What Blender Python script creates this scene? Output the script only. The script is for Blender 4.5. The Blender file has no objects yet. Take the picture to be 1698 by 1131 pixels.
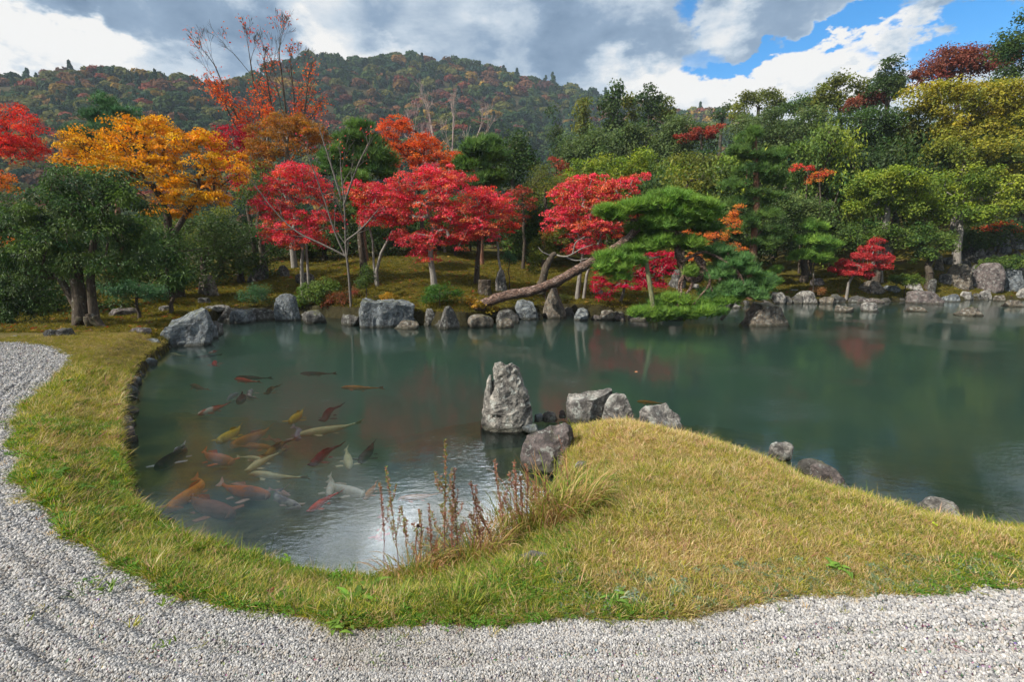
import bpy, math, random
import numpy as np
from mathutils import Vector, noise as mnoise

rng = np.random.default_rng(7)
random.seed(7)
scene = bpy.context.scene
col = scene.collection

# ------------------------------------------------------------------ camera
F, CX, CY, CAMZ = 850.0, 849.0, 565.5, 2.0
PITCH = math.atan(140.5 / F)
cd = bpy.data.cameras.new('camera'); cd.sensor_width = 36.0; cd.lens = 36.0 * F / 1698.0
cd.clip_start = 0.05; cd.clip_end = 6000.0
cam = bpy.data.objects.new('camera', cd); col.objects.link(cam)
cam.location = (0, 0, CAMZ); cam.rotation_euler = (math.pi / 2 - PITCH, 0, 0)
scene.camera = cam

# ------------------------------------------------------------------ world, sun, exposure
SUN_AZ = math.radians(-118.0)      # measured from +Y towards +X: the sun stands to the left, slightly behind
SUN_EL = math.radians(38.0)
SKY_STRENGTH = 0.12
scene.view_settings.view_transform = 'Standard'
scene.view_settings.look = 'None'
scene.view_settings.exposure = 0.7
scene.view_settings.gamma = 1.0
scene.view_settings.use_curve_mapping = False
try:
    scene.cycles.use_denoising = True
    scene.cycles.denoiser = 'OPENIMAGEDENOISE'
    scene.cycles.max_bounces = 7
    scene.cycles.transparent_max_bounces = 16
    scene.cycles.volume_bounces = 1
    scene.cycles.transmission_bounces = 6
    scene.cycles.caustics_reflective = False
    scene.cycles.caustics_refractive = False
    scene.cycles.sample_clamp_indirect = 6.0
except Exception as e:
    print(e)

def azel(px, py):
    x = (px - CX) / F; yc = -(py - CY) / F
    dy = math.cos(PITCH) + yc * math.sin(PITCH); dz = -math.sin(PITCH) + yc * math.cos(PITCH)
    return math.atan2(x, dy), math.atan2(dz, math.hypot(x, dy))

def build_world():
    w = bpy.data.worlds.new('World'); scene.world = w; w.use_nodes = True
    nt = w.node_tree; nt.nodes.clear(); N = nt.nodes.new; L = nt.links.new
    out = N('ShaderNodeOutputWorld'); bg = N('ShaderNodeBackground'); L(bg.outputs[0], out.inputs[0])
    bg.inputs[1].default_value = SKY_STRENGTH
    sky = N('ShaderNodeTexSky'); sky.sky_type = 'NISHITA'; sky.sun_disc = False
    sky.sun_elevation = SUN_EL; sky.sun_rotation = SUN_AZ; sky.air_density = 1.0; sky.dust_density = 0.6; sky.ozone_density = 2.0
    tc = N('ShaderNodeTexCoord'); sep = N('ShaderNodeSeparateXYZ'); L(tc.outputs['Generated'], sep.inputs[0])
    def M(op, a, b=None, c=None):
        m = N('ShaderNodeMath'); m.operation = op
        for i, v in enumerate((a, b, c)):
            if v is None: continue
            if isinstance(v, (int, float)): m.inputs[i].default_value = v
            else: L(v, m.inputs[i])
        return m.outputs[0]
    az = M('ARCTAN2', sep.outputs[0], sep.outputs[1]); el = M('ARCSINE', sep.outputs[2])
    comb = N('ShaderNodeCombineXYZ'); L(az, comb.inputs[0]); L(el, comb.inputs[1])
    # clouds seen towards the horizon are flattened: stretch the noise domain
    def noise(scale, detail, rough, off, sy=1.9, dist=0.0):
        mp = N('ShaderNodeMapping'); mp.inputs['Scale'].default_value = (1, 1, sy); mp.inputs['Location'].default_value = off
        L(tc.outputs['Generated'], mp.inputs[0])
        n = N('ShaderNodeTexNoise'); n.inputs['Scale'].default_value = scale; n.inputs['Detail'].default_value = detail
        n.inputs['Roughness'].default_value = rough; n.inputs['Distortion'].default_value = dist
        L(mp.outputs[0], n.inputs[0]); return n
    wn = noise(5.0, 6, 0.62, (1.3, 0.2, 3.1))
    vs = N('ShaderNodeVectorMath'); vs.operation = 'SUBTRACT'; L(wn.outputs['Color'], vs.inputs[0]); vs.inputs[1].default_value = (.5, .5, .5)
    sc2 = N('ShaderNodeVectorMath'); sc2.operation = 'SCALE'; L(vs.outputs[0], sc2.inputs[0]); sc2.inputs['Scale'].default_value = 0.34
    ad = N('ShaderNodeVectorMath'); ad.operation = 'ADD'; L(comb.outputs[0], ad.inputs[0]); L(sc2.outputs[0], ad.inputs[1])
    flat = N('ShaderNodeVectorMath'); flat.operation = 'MULTIPLY'; L(ad.outputs[0], flat.inputs[0]); flat.inputs[1].default_value = (1, 1, 0)
    def blobs(lst):
        tot = None
        for (px, py, rx, ry, wgt) in lst:
            a, e = azel(px, py)
            s = N('ShaderNodeVectorMath'); s.operation = 'SUBTRACT'; L(flat.outputs[0], s.inputs[0]); s.inputs[1].default_value = (a, e, 0)
            k = math.cos(a) ** 1.5
            m = N('ShaderNodeVectorMath'); m.operation = 'MULTIPLY'; L(s.outputs[0], m.inputs[0]); m.inputs[1].default_value = (F / rx / k, F / ry / max(.6, k), 0)
            ln = N('ShaderNodeVectorMath'); ln.operation = 'LENGTH'; L(m.outputs[0], ln.inputs[0])
            mr = N('ShaderNodeMapRange'); mr.interpolation_type = 'SMOOTHSTEP'; L(ln.outputs['Value'], mr.inputs[0])
            mr.inputs[1].default_value = 1.35; mr.inputs[2].default_value = 0.25; mr.inputs[3].default_value = 0; mr.inputs[4].default_value = wgt
            tot = mr.outputs[0] if tot is None else M('ADD', tot, mr.outputs[0])
        return tot
    n1 = noise(2.6, 10, 0.58, (0.4, 1.7, 0.6), 2.2, 0.3)
    n2 = noise(7.5, 9, 0.6, (4.4, 0.7, 2.6), 1.8, 0.2)
    n3 = noise(1.6, 4, 0.5, (2.4, 5.7, 1.6), 2.0)
    hole = blobs([(1235, 88, 100, 28, .85), (1410, 78, 80, 26, .62), (1650, 20, 75, 60, .85), (1560, 100, 90, 30, .5), (1690, 60, 60, 40, .7), (1145, 60, 45, 50, .45)])
    cov = M('SUBTRACT', M('ADD', M('MULTIPLY', n1.outputs[0], 0.8), 0.36), hole)
    cmask = N('ShaderNodeMapRange'); cmask.interpolation_type = 'SMOOTHSTEP'; L(cov, cmask.inputs[0])
    cmask.inputs[1].default_value = 0.24; cmask.inputs[2].default_value = 0.60
    dark = blobs([(320, 10, 260, 75, .42), (430, 75, 120, 60, .2), (960, 75, 150, 85, .42), (1370, 25, 300, 55, .45), (760, 30, 160, 70, .30), (20, 10, 90, 30, .3), (700, 110, 120, 30, .2), (250, 110, 110, 25, .25)])
    lite = blobs([(60, 70, 130, 60, .50), (190, 95, 80, 40, .42), (550, 70, 70, 70, .32), (1110, 130, 90, 60, .38), (1320, 125, 170, 50, .42), (850, 55, 40, 60, .25), (640, 90, 60, 30, .2), (1440, 115, 70, 20, .35), (500, 20, 50, 40, .3)])
    br = M('ADD', M('SUBTRACT', M('ADD', M('MULTIPLY', n2.outputs[0], 1.0), M('MULTIPLY', n3.outputs[0], 0.5)), dark), lite)
    rp = N('ShaderNodeValToRGB'); L(br, rp.inputs[0])
    cr = rp.color_ramp; cr.elements[0].position = 0.12; cr.elements[0].color = (.15, .24, .37, 1)
    cr.elements[1].position = 1.25 / 1.3; cr.elements[1].color = (1.0, .98, .95, 1)
    e = cr.elements.new(0.42); e.color = (.27, .38, .53, 1)
    e = cr.elements.new(0.68); e.color = (.60, .69, .79, 1)
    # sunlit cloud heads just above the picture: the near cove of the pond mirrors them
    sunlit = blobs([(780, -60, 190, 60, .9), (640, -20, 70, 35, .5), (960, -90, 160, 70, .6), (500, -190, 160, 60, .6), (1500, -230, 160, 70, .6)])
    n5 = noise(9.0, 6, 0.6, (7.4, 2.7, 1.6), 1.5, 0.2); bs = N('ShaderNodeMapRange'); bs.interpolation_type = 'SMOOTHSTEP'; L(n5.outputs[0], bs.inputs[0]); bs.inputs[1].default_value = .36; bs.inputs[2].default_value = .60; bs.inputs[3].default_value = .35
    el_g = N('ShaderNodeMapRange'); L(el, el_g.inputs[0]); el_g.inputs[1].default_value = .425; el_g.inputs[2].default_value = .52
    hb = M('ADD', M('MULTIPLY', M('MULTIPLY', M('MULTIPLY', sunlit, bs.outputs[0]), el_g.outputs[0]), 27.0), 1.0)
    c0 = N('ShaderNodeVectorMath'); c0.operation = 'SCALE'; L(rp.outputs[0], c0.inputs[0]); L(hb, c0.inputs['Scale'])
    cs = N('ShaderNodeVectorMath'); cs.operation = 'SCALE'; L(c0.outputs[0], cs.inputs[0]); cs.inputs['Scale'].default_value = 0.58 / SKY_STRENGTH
    # blue of the clear sky between the clouds
    hs = N('ShaderNodeHueSaturation'); L(sky.outputs[0], hs.inputs['Color']); hs.inputs['Saturation'].default_value = 1.5; hs.inputs['Value'].default_value = 1.0
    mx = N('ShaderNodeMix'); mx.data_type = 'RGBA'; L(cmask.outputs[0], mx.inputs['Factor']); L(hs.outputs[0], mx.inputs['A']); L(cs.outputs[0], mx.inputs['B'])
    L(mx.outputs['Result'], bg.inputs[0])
build_world()

sd = bpy.data.lights.new('sun', 'SUN'); sd.energy = 5.0; sd.angle = math.radians(0.6); sd.color = (1.0, 0.93, 0.83)
sun = bpy.data.objects.new('sun', sd); col.objects.link(sun)
SUNV = Vector((math.sin(SUN_AZ) * math.cos(SUN_EL), math.cos(SUN_AZ) * math.cos(SUN_EL), math.sin(SUN_EL)))
sun.rotation_euler = SUNV.to_track_quat('Z', 'Y').to_euler(); sun.location = (-20, -10, 30)

# ------------------------------------------------------------------ helpers
def ray(px, py):
    x = (px - CX) / F; yc = -(py - CY) / F
    return np.array([x, math.cos(PITCH) + yc * math.sin(PITCH), -math.sin(PITCH) + yc * math.cos(PITCH)])
def PZ(px, py, z=0.0):
    d = ray(px, py); t = (z - CAMZ) / d[2]; return np.array([d[0] * t, d[1] * t, z])
def PD(px, py, Y):
    d = ray(px, py); t = Y / d[1]; return np.array([d[0] * t, Y, CAMZ + d[2] * t])
def ss(t):
    t = np.clip(t, 0, 1); return t * t * (3 - 2 * t)
def tag(o, label=None, cat=None, group=None, kind=None):
    if label: o['label'] = label
    if cat: o['category'] = cat
    if group: o['group'] = group
    if kind: o['kind'] = kind
    return o
def empty(name, loc, label, cat, group=None):
    o = bpy.data.objects.new(name, None); o.location = [float(v) for v in loc]; o.empty_display_size = .2
    col.objects.link(o); return tag(o, label, cat, group)
def new_mesh(name, V, faces=None, quads=None, tris=None, cols=None, smooth=False, mat=None, uv=None):
    """V (n,3); quads (m,4) and/or tris (k,3) index arrays; cols (n,3) linear point colours"""
    me = bpy.data.meshes.new(name)
    V = np.asarray(V, dtype=np.float32)
    loops = []; starts = []; tot = []; c = 0
    q = np.asarray(quads, dtype=np.int32) if quads is not None and len(quads) else None
    t = np.asarray(tris, dtype=np.int32) if tris is not None and len(tris) else None
    nl = (q.size if q is not None else 0) + (t.size if t is not None else 0)
    me.vertices.add(len(V)); me.vertices.foreach_set('co', V.ravel())
    me.loops.add(nl)
    arr = np.concatenate([a.ravel() for a in (q, t) if a is not None]); me.loops.foreach_set('vertex_index', arr)
    nq = len(q) if q is not None else 0; ntr = len(t) if t is not None else 0
    me.polygons.add(nq + ntr)
    ls = np.concatenate([np.arange(nq) * 4, nq * 4 + np.arange(ntr) * 3]).astype(np.int32)
    me.polygons.foreach_set('loop_start', ls)
    try: me.polygons.foreach_set('loop_total', np.concatenate([np.full(nq, 4), np.full(ntr, 3)]).astype(np.int32))
    except Exception: pass
    me.polygons.foreach_set('use_smooth', np.full(nq + ntr, bool(smooth)))
    if cols is not None:
        a = me.color_attributes.new('col', 'FLOAT_COLOR', 'POINT')
        cc = np.ones((len(V), 4), dtype=np.float32); cc[:, :3] = cols; a.data.foreach_set('color', cc.ravel())
    me.update(calc_edges=True)
    if mat: me.materials.append(mat)
    return me
def link(name, me, parent=None, loc=None):
    o = bpy.data.objects.new(name, me); col.objects.link(o)
    if parent is not None: o.parent = parent
    if loc is not None: o.location = [float(v) for v in loc]
    return o
def vnoise(P, scale=1.0, oct=3, seed=0):
    """vectorised value noise, P (n,3) -> about -1..1"""
    P = np.asarray(P, dtype=np.float64) * scale; out = np.zeros(len(P)); amp = 1.0; tot = 0
    for k in range(oct):
        Q = P * (2.03 ** k) + seed * 17.13 + k * 5.7
        i = np.floor(Q).astype(np.int64); f = Q - i; f = f * f * (3 - 2 * f)
        def h(a, b, c):
            n = (a * 374761393 + b * 668265263 + c * 2147483647 + seed * 974711) & 0xFFFFFFFF
            n = ((n ^ (n >> 13)) * 1274126177) & 0xFFFFFFFF
            return ((n ^ (n >> 16)) & 0xFFFF) / 32767.5 - 1.0
        r = 0
        for a in (0, 1):
            for b in (0, 1):
                for c in (0, 1):
                    wgt = (f[:, 0] if a else 1 - f[:, 0]) * (f[:, 1] if b else 1 - f[:, 1]) * (f[:, 2] if c else 1 - f[:, 2])
                    r = r + wgt * h(i[:, 0] + a, i[:, 1] + b, i[:, 2] + c)
        out += r * amp; tot += amp; amp *= 0.5
    return out / tot * 1.6
def lin(h):
    h = h.lstrip('#'); v = np.array([int(h[i:i + 2], 16) / 255 for i in (0, 2, 4)])
    return np.where(v <= 0.04045, v / 12.92, ((v + 0.055) / 1.055) ** 2.4)

# ------------------------------------------------------------------ materials
class Mat:
    def __init__(s, name, rough=.8, spec=.3):
        s.m = bpy.data.materials.new(name); s.m.use_nodes = True; s.nt = s.m.node_tree
        s.p = s.nt.nodes['Principled BSDF']; s.out = s.nt.nodes['Material Output']
        s.p.inputs['Roughness'].default_value = rough; s.p.inputs['Specular IOR Level'].default_value = spec
    def N(s, t, **k):
        n = s.nt.nodes.new(t)
        for a, b in k.items(): setattr(n, a, b)
        return n
    def L(s, a, b): s.nt.links.new(a, b)
    def attr(s, name='col', typ='GEOMETRY'):
        n = s.N('ShaderNodeAttribute', attribute_name=name, attribute_type=typ); return n.outputs['Color']
    def pos(s, scale=(1, 1, 1), kind='Object'):
        t = s.N('ShaderNodeTexCoord'); m = s.N('ShaderNodeMapping'); m.inputs['Scale'].default_value = scale; s.L(t.outputs[kind], m.inputs[0]); return m.outputs[0]
    def noise(s, vec, scale, detail=4, rough=.55, dist=0.0):
        n = s.N('ShaderNodeTexNoise'); n.inputs['Scale'].default_value = scale; n.inputs['Detail'].default_value = detail
        n.inputs['Roughness'].default_value = rough; n.inputs['Distortion'].default_value = dist; s.L(vec, n.inputs[0]); return n.outputs[0]
    def ramp(s, fac, stops):
        r = s.N('ShaderNodeValToRGB'); s.L(fac, r.inputs[0]); cr = r.color_ramp
        cr.elements[0].position = stops[0][0]; cr.elements[0].color = tuple(stops[0][1]) + (1,)
        cr.elements[1].position = stops[-1][0]; cr.elements[1].color = tuple(stops[-1][1]) + (1,)
        for p, c in stops[1:-1]:
            e = cr.elements.new(p); e.color = tuple(c) + (1,)
        return r.outputs[0]
    def rng(s, v, a, b, c=0., d=1., smooth=True):
        r = s.N('ShaderNodeMapRange'); r.interpolation_type = 'SMOOTHSTEP' if smooth else 'LINEAR'; s.L(v, r.inputs[0])
        for i, x in enumerate((a, b, c, d)): r.inputs[i + 1].default_value = x
        return r.outputs[0]
    def mix(s, f, a, b, blend='MIX'):
        m = s.N('ShaderNodeMix'); m.data_type = 'RGBA'; m.blend_type = blend
        for k, v in (('Factor', f), ('A', a), ('B', b)):
            i = m.inputs[k] if k != 'Factor' else m.inputs[0]
            if k == 'A': i = m.inputs[6]
            if k == 'B': i = m.inputs[7]
            if isinstance(v, (int, float)): i.default_value = v
            elif isinstance(v, (tuple, list, np.ndarray)): i.default_value = tuple(v) + (1,)
            else: s.L(v, i)
        return m.outputs[2]
    def math(s, op, a, b):
        m = s.N('ShaderNodeMath', operation=op)
        for i, v in enumerate((a, b)):
            if isinstance(v, (int, float)): m.inputs[i].default_value = v
            else: s.L(v, m.inputs[i])
        return m.outputs[0]
    def bump(s, h, strength=.5, dist=.02, prev=None):
        b = s.N('ShaderNodeBump'); b.inputs['Strength'].default_value = strength; b.inputs['Distance'].default_value = dist
        s.L(h, b.inputs['Height'])
        if prev is not None: s.L(prev, b.inputs['Normal'])
        return b.outputs[0]

def leaf_mat(name, typ='GEOMETRY', rough=.45, spec=.35, trans=.35, tsat=1.15):
    m = Mat(name, rough, spec); c = m.attr('col', typ)
    m.L(c, m.p.inputs['Base Color'])
    tr = m.N('ShaderNodeBsdfTranslucent'); h = m.N('ShaderNodeHueSaturation'); h.inputs['Saturation'].default_value = tsat; h.inputs['Value'].default_value = 1.25
    m.L(c, h.inputs['Color']); m.L(h.outputs[0], tr.inputs[0])
    mx = m.N('ShaderNodeMixShader'); mx.inputs[0].default_value = trans; m.L(m.p.outputs[0], mx.inputs[1]); m.L(tr.outputs[0], mx.inputs[2]); m.L(mx.outputs[0], m.out.inputs[0])
    return m.m
M_LEAF = leaf_mat('leaf', rough=.5, spec=.16); M_GLOSSY = leaf_mat('glossy_leaf', rough=.55, spec=.2, trans=.25); M_NEEDLE = leaf_mat('pine_needle', rough=.5, spec=.14, trans=.25)
M_LEAF_I = leaf_mat('grass_blade', 'INSTANCER', .6, .12, .35); M_FAR_I = leaf_mat('far_foliage', 'INSTANCER', .8, .1, .25)

def bark_mat(name, a, b, moss=0.25, sc=1.0):
    m = Mat(name, .9, .15); v = m.pos((1, 1, .25)); n = m.noise(v, 26 * sc, 6, .65, .6); n2 = m.noise(m.pos(), 3.5 * sc, 3, .6)
    c = m.ramp(n, [(.3, a), (.7, b)]); mo = m.rng(n2, .52, .66, 0, moss)
    c = m.mix(mo, c, (.06, .075, .02)); li = m.rng(m.noise(m.pos(), 9 * sc, 4, .6), .6, .68, 0, .35); c = m.mix(li, c, (.32, .33, .29))
    m.L(c, m.p.inputs['Base Color']); m.L(m.bump(n, .9, .02), m.p.inputs['Normal']); return m.m
M_BARK = bark_mat('bark_dark', (.025, .02, .016), (.10, .08, .06))
M_BARK_GREY = bark_mat('bark_grey', (.10, .09, .08), (.28, .26, .23), .15)
M_BARK_PALE = bark_mat('bark_pale', (.07, .06, .055), (.19, .17, .15), .15)
M_BARK_RED = bark_mat('bark_red', (.06, .03, .02), (.24, .12, .075), .1)
M_BARK_TWIG = bark_mat('bark_twig', (.24, .18, .17), (.42, .34, .31), .0)

def rock_mat(name, a, b, lichen=.5, moss=.4, warm=0.0):
    m = Mat(name, .85, .25); v = m.pos(kind='Object'); n = m.noise(v, 5, 8, .65, .4); n2 = m.noise(v, 22, 6, .7); n3 = m.noise(v, 3.1, 5, .6, .8)
    c = m.ramp(n, [(.38, tuple(np.array(a) * .7)), (.5, tuple((np.array(a) + np.array(b)) / 2)), (.60, tuple(np.array(b) * .95))])
    c = m.mix(m.rng(n2, .38, .60, .0, .72), c, (.035, .033, .032), 'MIX')
    vo = m.N('ShaderNodeTexNoise'); vo.inputs['Scale'].default_value = 11; vo.inputs['Detail'].default_value = 7; vo.inputs['Roughness'].default_value = .72; m.L(v, vo.inputs[0])
    c = m.mix(m.rng(vo.outputs[0], .55, .585, 0, lichen), c, (.36, .38, .35))
    g = m.N('ShaderNodeNewGeometry'); sx = m.N('ShaderNodeSeparateXYZ'); m.L(g.outputs['Normal'], sx.inputs[0])
    up = m.math('ADD', sx.outputs[2], m.math('MULTIPLY', m.math('SUBTRACT', n3, .5), 3.0))
    c = m.mix(m.rng(up, .75, 1.15, 0, moss), c, (.085, .095, .018))
    # wet, algae dark foot close to the water line (world height)
    sp = m.N('ShaderNodeSeparateXYZ'); m.L(g.outputs['Position'], sp.inputs[0])
    wet = m.rng(m.math('ADD', sp.outputs[2], m.math('MULTIPLY', n, -.08)), .05, -.02, 0, .75); c = m.mix(wet, c, (.03, .03, .018))
    m.L(c, m.p.inputs['Base Color'])
    cr = m.N('ShaderNodeTexVoronoi', feature='DISTANCE_TO_EDGE'); cr.inputs['Scale'].default_value = 3.0
    wv = m.N('ShaderNodeVectorMath', operation='ADD'); nn = m.N('ShaderNodeTexNoise'); nn.inputs['Scale'].default_value = 4; nn.inputs['Detail'].default_value = 4; m.L(v, nn.inputs[0]); m.L(v, wv.inputs[0]); m.L(nn.outputs['Color'], wv.inputs[1]); m.L(wv.outputs[0], cr.inputs['Vector'])
    crk = m.rng(cr.outputs['Distance'], 0, .035, 0, 1)
    cm = m.math('MULTIPLY', m.rng(cr.outputs['Distance'], 0, .03, .75, 0), m.rng(n3, .45, .6, 0, 1)); c = m.mix(cm, c, (.02, .02, .018)); m.L(c, m.p.inputs['Base Color'])
    b1 = m.bump(n, .8, .06); b2 = m.bump(n2, .8, .02, b1); b3 = m.bump(crk, .5, .012, b2); m.L(b3, m.p.inputs['Normal']); return m.m
M_ROCK_L = rock_mat('rock_light', (.10, .095, .09), (.36, .34, .31), .6, .14)
M_ROCK_B = rock_mat('rock_blue', (.06, .075, .085), (.22, .25, .27), .45, .35)
M_ROCK_D = rock_mat('rock_dark', (.035, .034, .03), (.13, .125, .115), .4, .6)
M_ROCK_W = rock_mat('rock_warm', (.06, .05, .038), (.24, .20, .15), .4, .45)
M_ROCK_P = rock_mat('rock_purple', (.06, .05, .05), (.20, .165, .155), .4, .35)
# ------------------------------------------------------------------ pond outline (points on the bank edge) and terrain
def chaikin(P, n=2, closed=True):
    P = np.asarray(P, float)
    for _ in range(n):
        Q = np.roll(P, -1, 0) if closed else P[1:]
        A = P if closed else P[:-1]
        P2 = np.empty((len(A) * 2, P.shape[1])); P2[0::2] = A * .75 + Q * .25; P2[1::2] = A * .25 + Q * .75
        if not closed: P2 = np.vstack([P[:1], P2, P[-1:]])
        P = P2
    return P
near_l = [(560, 950), (450, 930), (370, 905), (296, 884), (240, 850), (214, 810), (200, 765), (196, 720), (199, 680), (205, 640), (220, 608), (245, 583), (272, 568)]
far = [(300, 552), (370, 535), (450, 533), (540, 531), (600, 539), (690, 545), (760, 547), (830, 540), (900, 528), (960, 530), (1040, 530), (1110, 526), (1150, 514), (1220, 508), (1300, 505), (1400, 503), (1500, 501), (1600, 499), (1698, 499), (1860, 503)]
right = [(1760, 888), (1698, 874), (1620, 866), (1540, 850), (1470, 832), (1400, 812), (1350, 795), (1310, 775), (1260, 753), (1200, 737), (1140, 721), (1090, 707), (1020, 700), (965, 702), (938, 706), (932, 735), (945, 775), (940, 805), (918, 838), (885, 868), (840, 895), (780, 918), (715, 940), (640, 955)]
edge = [PZ(x, y, .19)[:2] for x, y in near_l] + [PZ(x, y - (7 if 360 < x < 1060 else 2), .0)[:2] for x, y in far] + [np.array([30., 21.]), np.array([31., 12.]), np.array([24., 7.]), np.array([12., 4.6])] + [PZ(x, y, .19)[:2] for x, y in right]
POND = chaikin(edge, 2)
gr = [(-700, 566), (-200, 563), (0, 566), (60, 569), (100, 578), (122, 594), (112, 615), (85, 642), (55, 668), (36, 695), (30, 725), (42, 765), (58, 810), (95, 845), (150, 880), (200, 915), (250, 945), (330, 980), (440, 1002), (560, 1022), (650, 1028), (760, 1022), (850, 1012), (1000, 1008), (1100, 1008), (1200, 994), (1300, 982), (1400, 975), (1550, 974), (1698, 974), (1900, 975)]
GRAV = np.array([PZ(x, y, .37)[:2] for x, y in gr] + [[14, 2.3], [14, -6], [-30, -6], [-30, 9.0]])
GRAV = chaikin(GRAV, 2)

def sdf(P, poly):
    """signed distance, negative inside the polygon"""
    x = P[:, 0]; y = P[:, 1]; best = np.full(len(P), 1e18); inside = np.zeros(len(P), bool)
    A = poly; B = np.roll(poly, -1, 0)
    for (ax, ay), (bx, by) in zip(A, B):
        dx, dy = bx - ax, by - ay; t = np.clip(((x - ax) * dx + (y - ay) * dy) / (dx * dx + dy * dy + 1e-12), 0, 1)
        best = np.minimum(best, (x - ax - t * dx) ** 2 + (y - ay - t * dy) ** 2)
        if abs(dy) > 1e-12:
            c = ((ay > y) != (by > y)) & (x < dx * (y - ay) / dy + ax); inside ^= c
    d = np.sqrt(best); return np.where(inside, -d, d)

FS = np.array([PZ(x, y - (7 if 360 < x < 1060 else 2), .0) for x, y in far]); FSU = FS[:, 0] / FS[:, 1]; FSY = FS[:, 1]
sky_px = [(-500, 150), (-150, 128), (0, 128), (60, 126), (130, 118), (200, 115), (260, 124), (330, 138), (400, 132), (440, 118), (480, 100), (530, 89), (580, 98), (650, 93), (740, 98), (850, 119), (940, 143), (1000, 158), (1100, 177), (1180, 185), (1300, 205), (1500, 240), (2200, 260)]
HU = []; HE = []
for _x, _y in sky_px:
    d = ray(_x, _y + 6); HU.append(d[0] / d[1]); HE.append(d[2] / d[1])
HU = np.array(HU); HE = np.array(HE)
def ground_z(x, y, d=None):
    x = np.atleast_1d(np.asarray(x, float)); y = np.atleast_1d(np.asarray(y, float)); P = np.stack([x, y], 1)
    if d is None: d = sdf(P, POND)
    P3 = np.stack([x, y, 0 * x], 1)
    dn = d + np.where(y > 11, .13, .05) * vnoise(P3, 2.2, 3, 3)
    farf = ss((y - 11.5) / 2.5)
    uf = x / np.maximum(y, 1.0); top = .17 - .02 * farf + .22 * farf * ss((uf + .75) / .2) * (1 - ss((uf - .12) / .2))
    land = top + (.20 - .1 * farf) * ss(dn / .62)
    steep = ss((dn + .14) / .16)
    bed = -.15 - .60 * ss((-dn - .10) / (2.4 + 2.2 * (y < 7))) - .3 * ss((-dn - 2) / 6) - .06 * vnoise(P3, 1.1, 3, 5)
    z = bed * (1 - steep) + land * steep
    u = x / np.maximum(y, 1.0); uc = np.clip(u, -3, 3)
    yb = np.interp(uc, FSU, FSY); t = np.maximum(0, y - yb - .35)
    t = np.where(y > 8, t, 0)
    s = np.interp(uc, [-1.2, -.62, -.45, -.2, .08, .2, .3, .5, .66, .82, .95, 1.3], [.05, .08, .26, .27, .22, .13, .10, .12, .22, .42, .52, .55])
    A = np.interp(uc, [-1.2, -.55, 0, .2, .45, .8, 1.3], [1.2, 1.8, 2.6, 2.6, 4.5, 14, 18])
    rise = A * (1 - np.exp(-s * t / A)) * np.where(d > 0, 1, 0)
    hump = .10 * vnoise(P3, .55, 3, 8) * ss(t / 1.5) * (1 + ss(t / 8))
    z = z + rise * ss(dn / .5) + hump
    # wooded hills beyond the garden
    r = np.hypot(x, y); e = np.interp(uc, HU, HE); R = np.interp(uc, [-1.2, -.5, -.4, .1, .6, 2], [230, 250, 340, 390, 330, 300])
    q = (y - 70) / (R - 70); up = ss(q * .5 + 0) * 2
    hz = R * e * np.where(q < 1, np.clip(q, 0, 1) ** 1.35, 1 - .25 * ss((q - 1) / .6)) + CAMZ * ss(q)
    gul = (.10 * vnoise(np.stack([x, y * .35, 0 * x], 1), .018, 3, 21)) * ss(q * 3) * (1 - ss((q - .62) / .3)) * R * e
    z = np.where(q > 0, z * (1 - ss(q)) + hz + gul, z)
    return z
def gz(x, y): return float(ground_z(x, y)[0])
def hit(px, py, tmax=120.0):
    d = ray(px, py); t = np.concatenate([np.linspace(1.2, 40, 2400), np.linspace(40, tmax, 800)])
    X = d[0] * t; Y = d[1] * t; Z = CAMZ + d[2] * t; g = np.maximum(ground_z(X, Y), 0.0)
    i = np.argmax(Z < g)
    if Z[i] >= g[i]: i = len(t) - 1
    return np.array([X[i], Y[i], g[i]])

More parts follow.
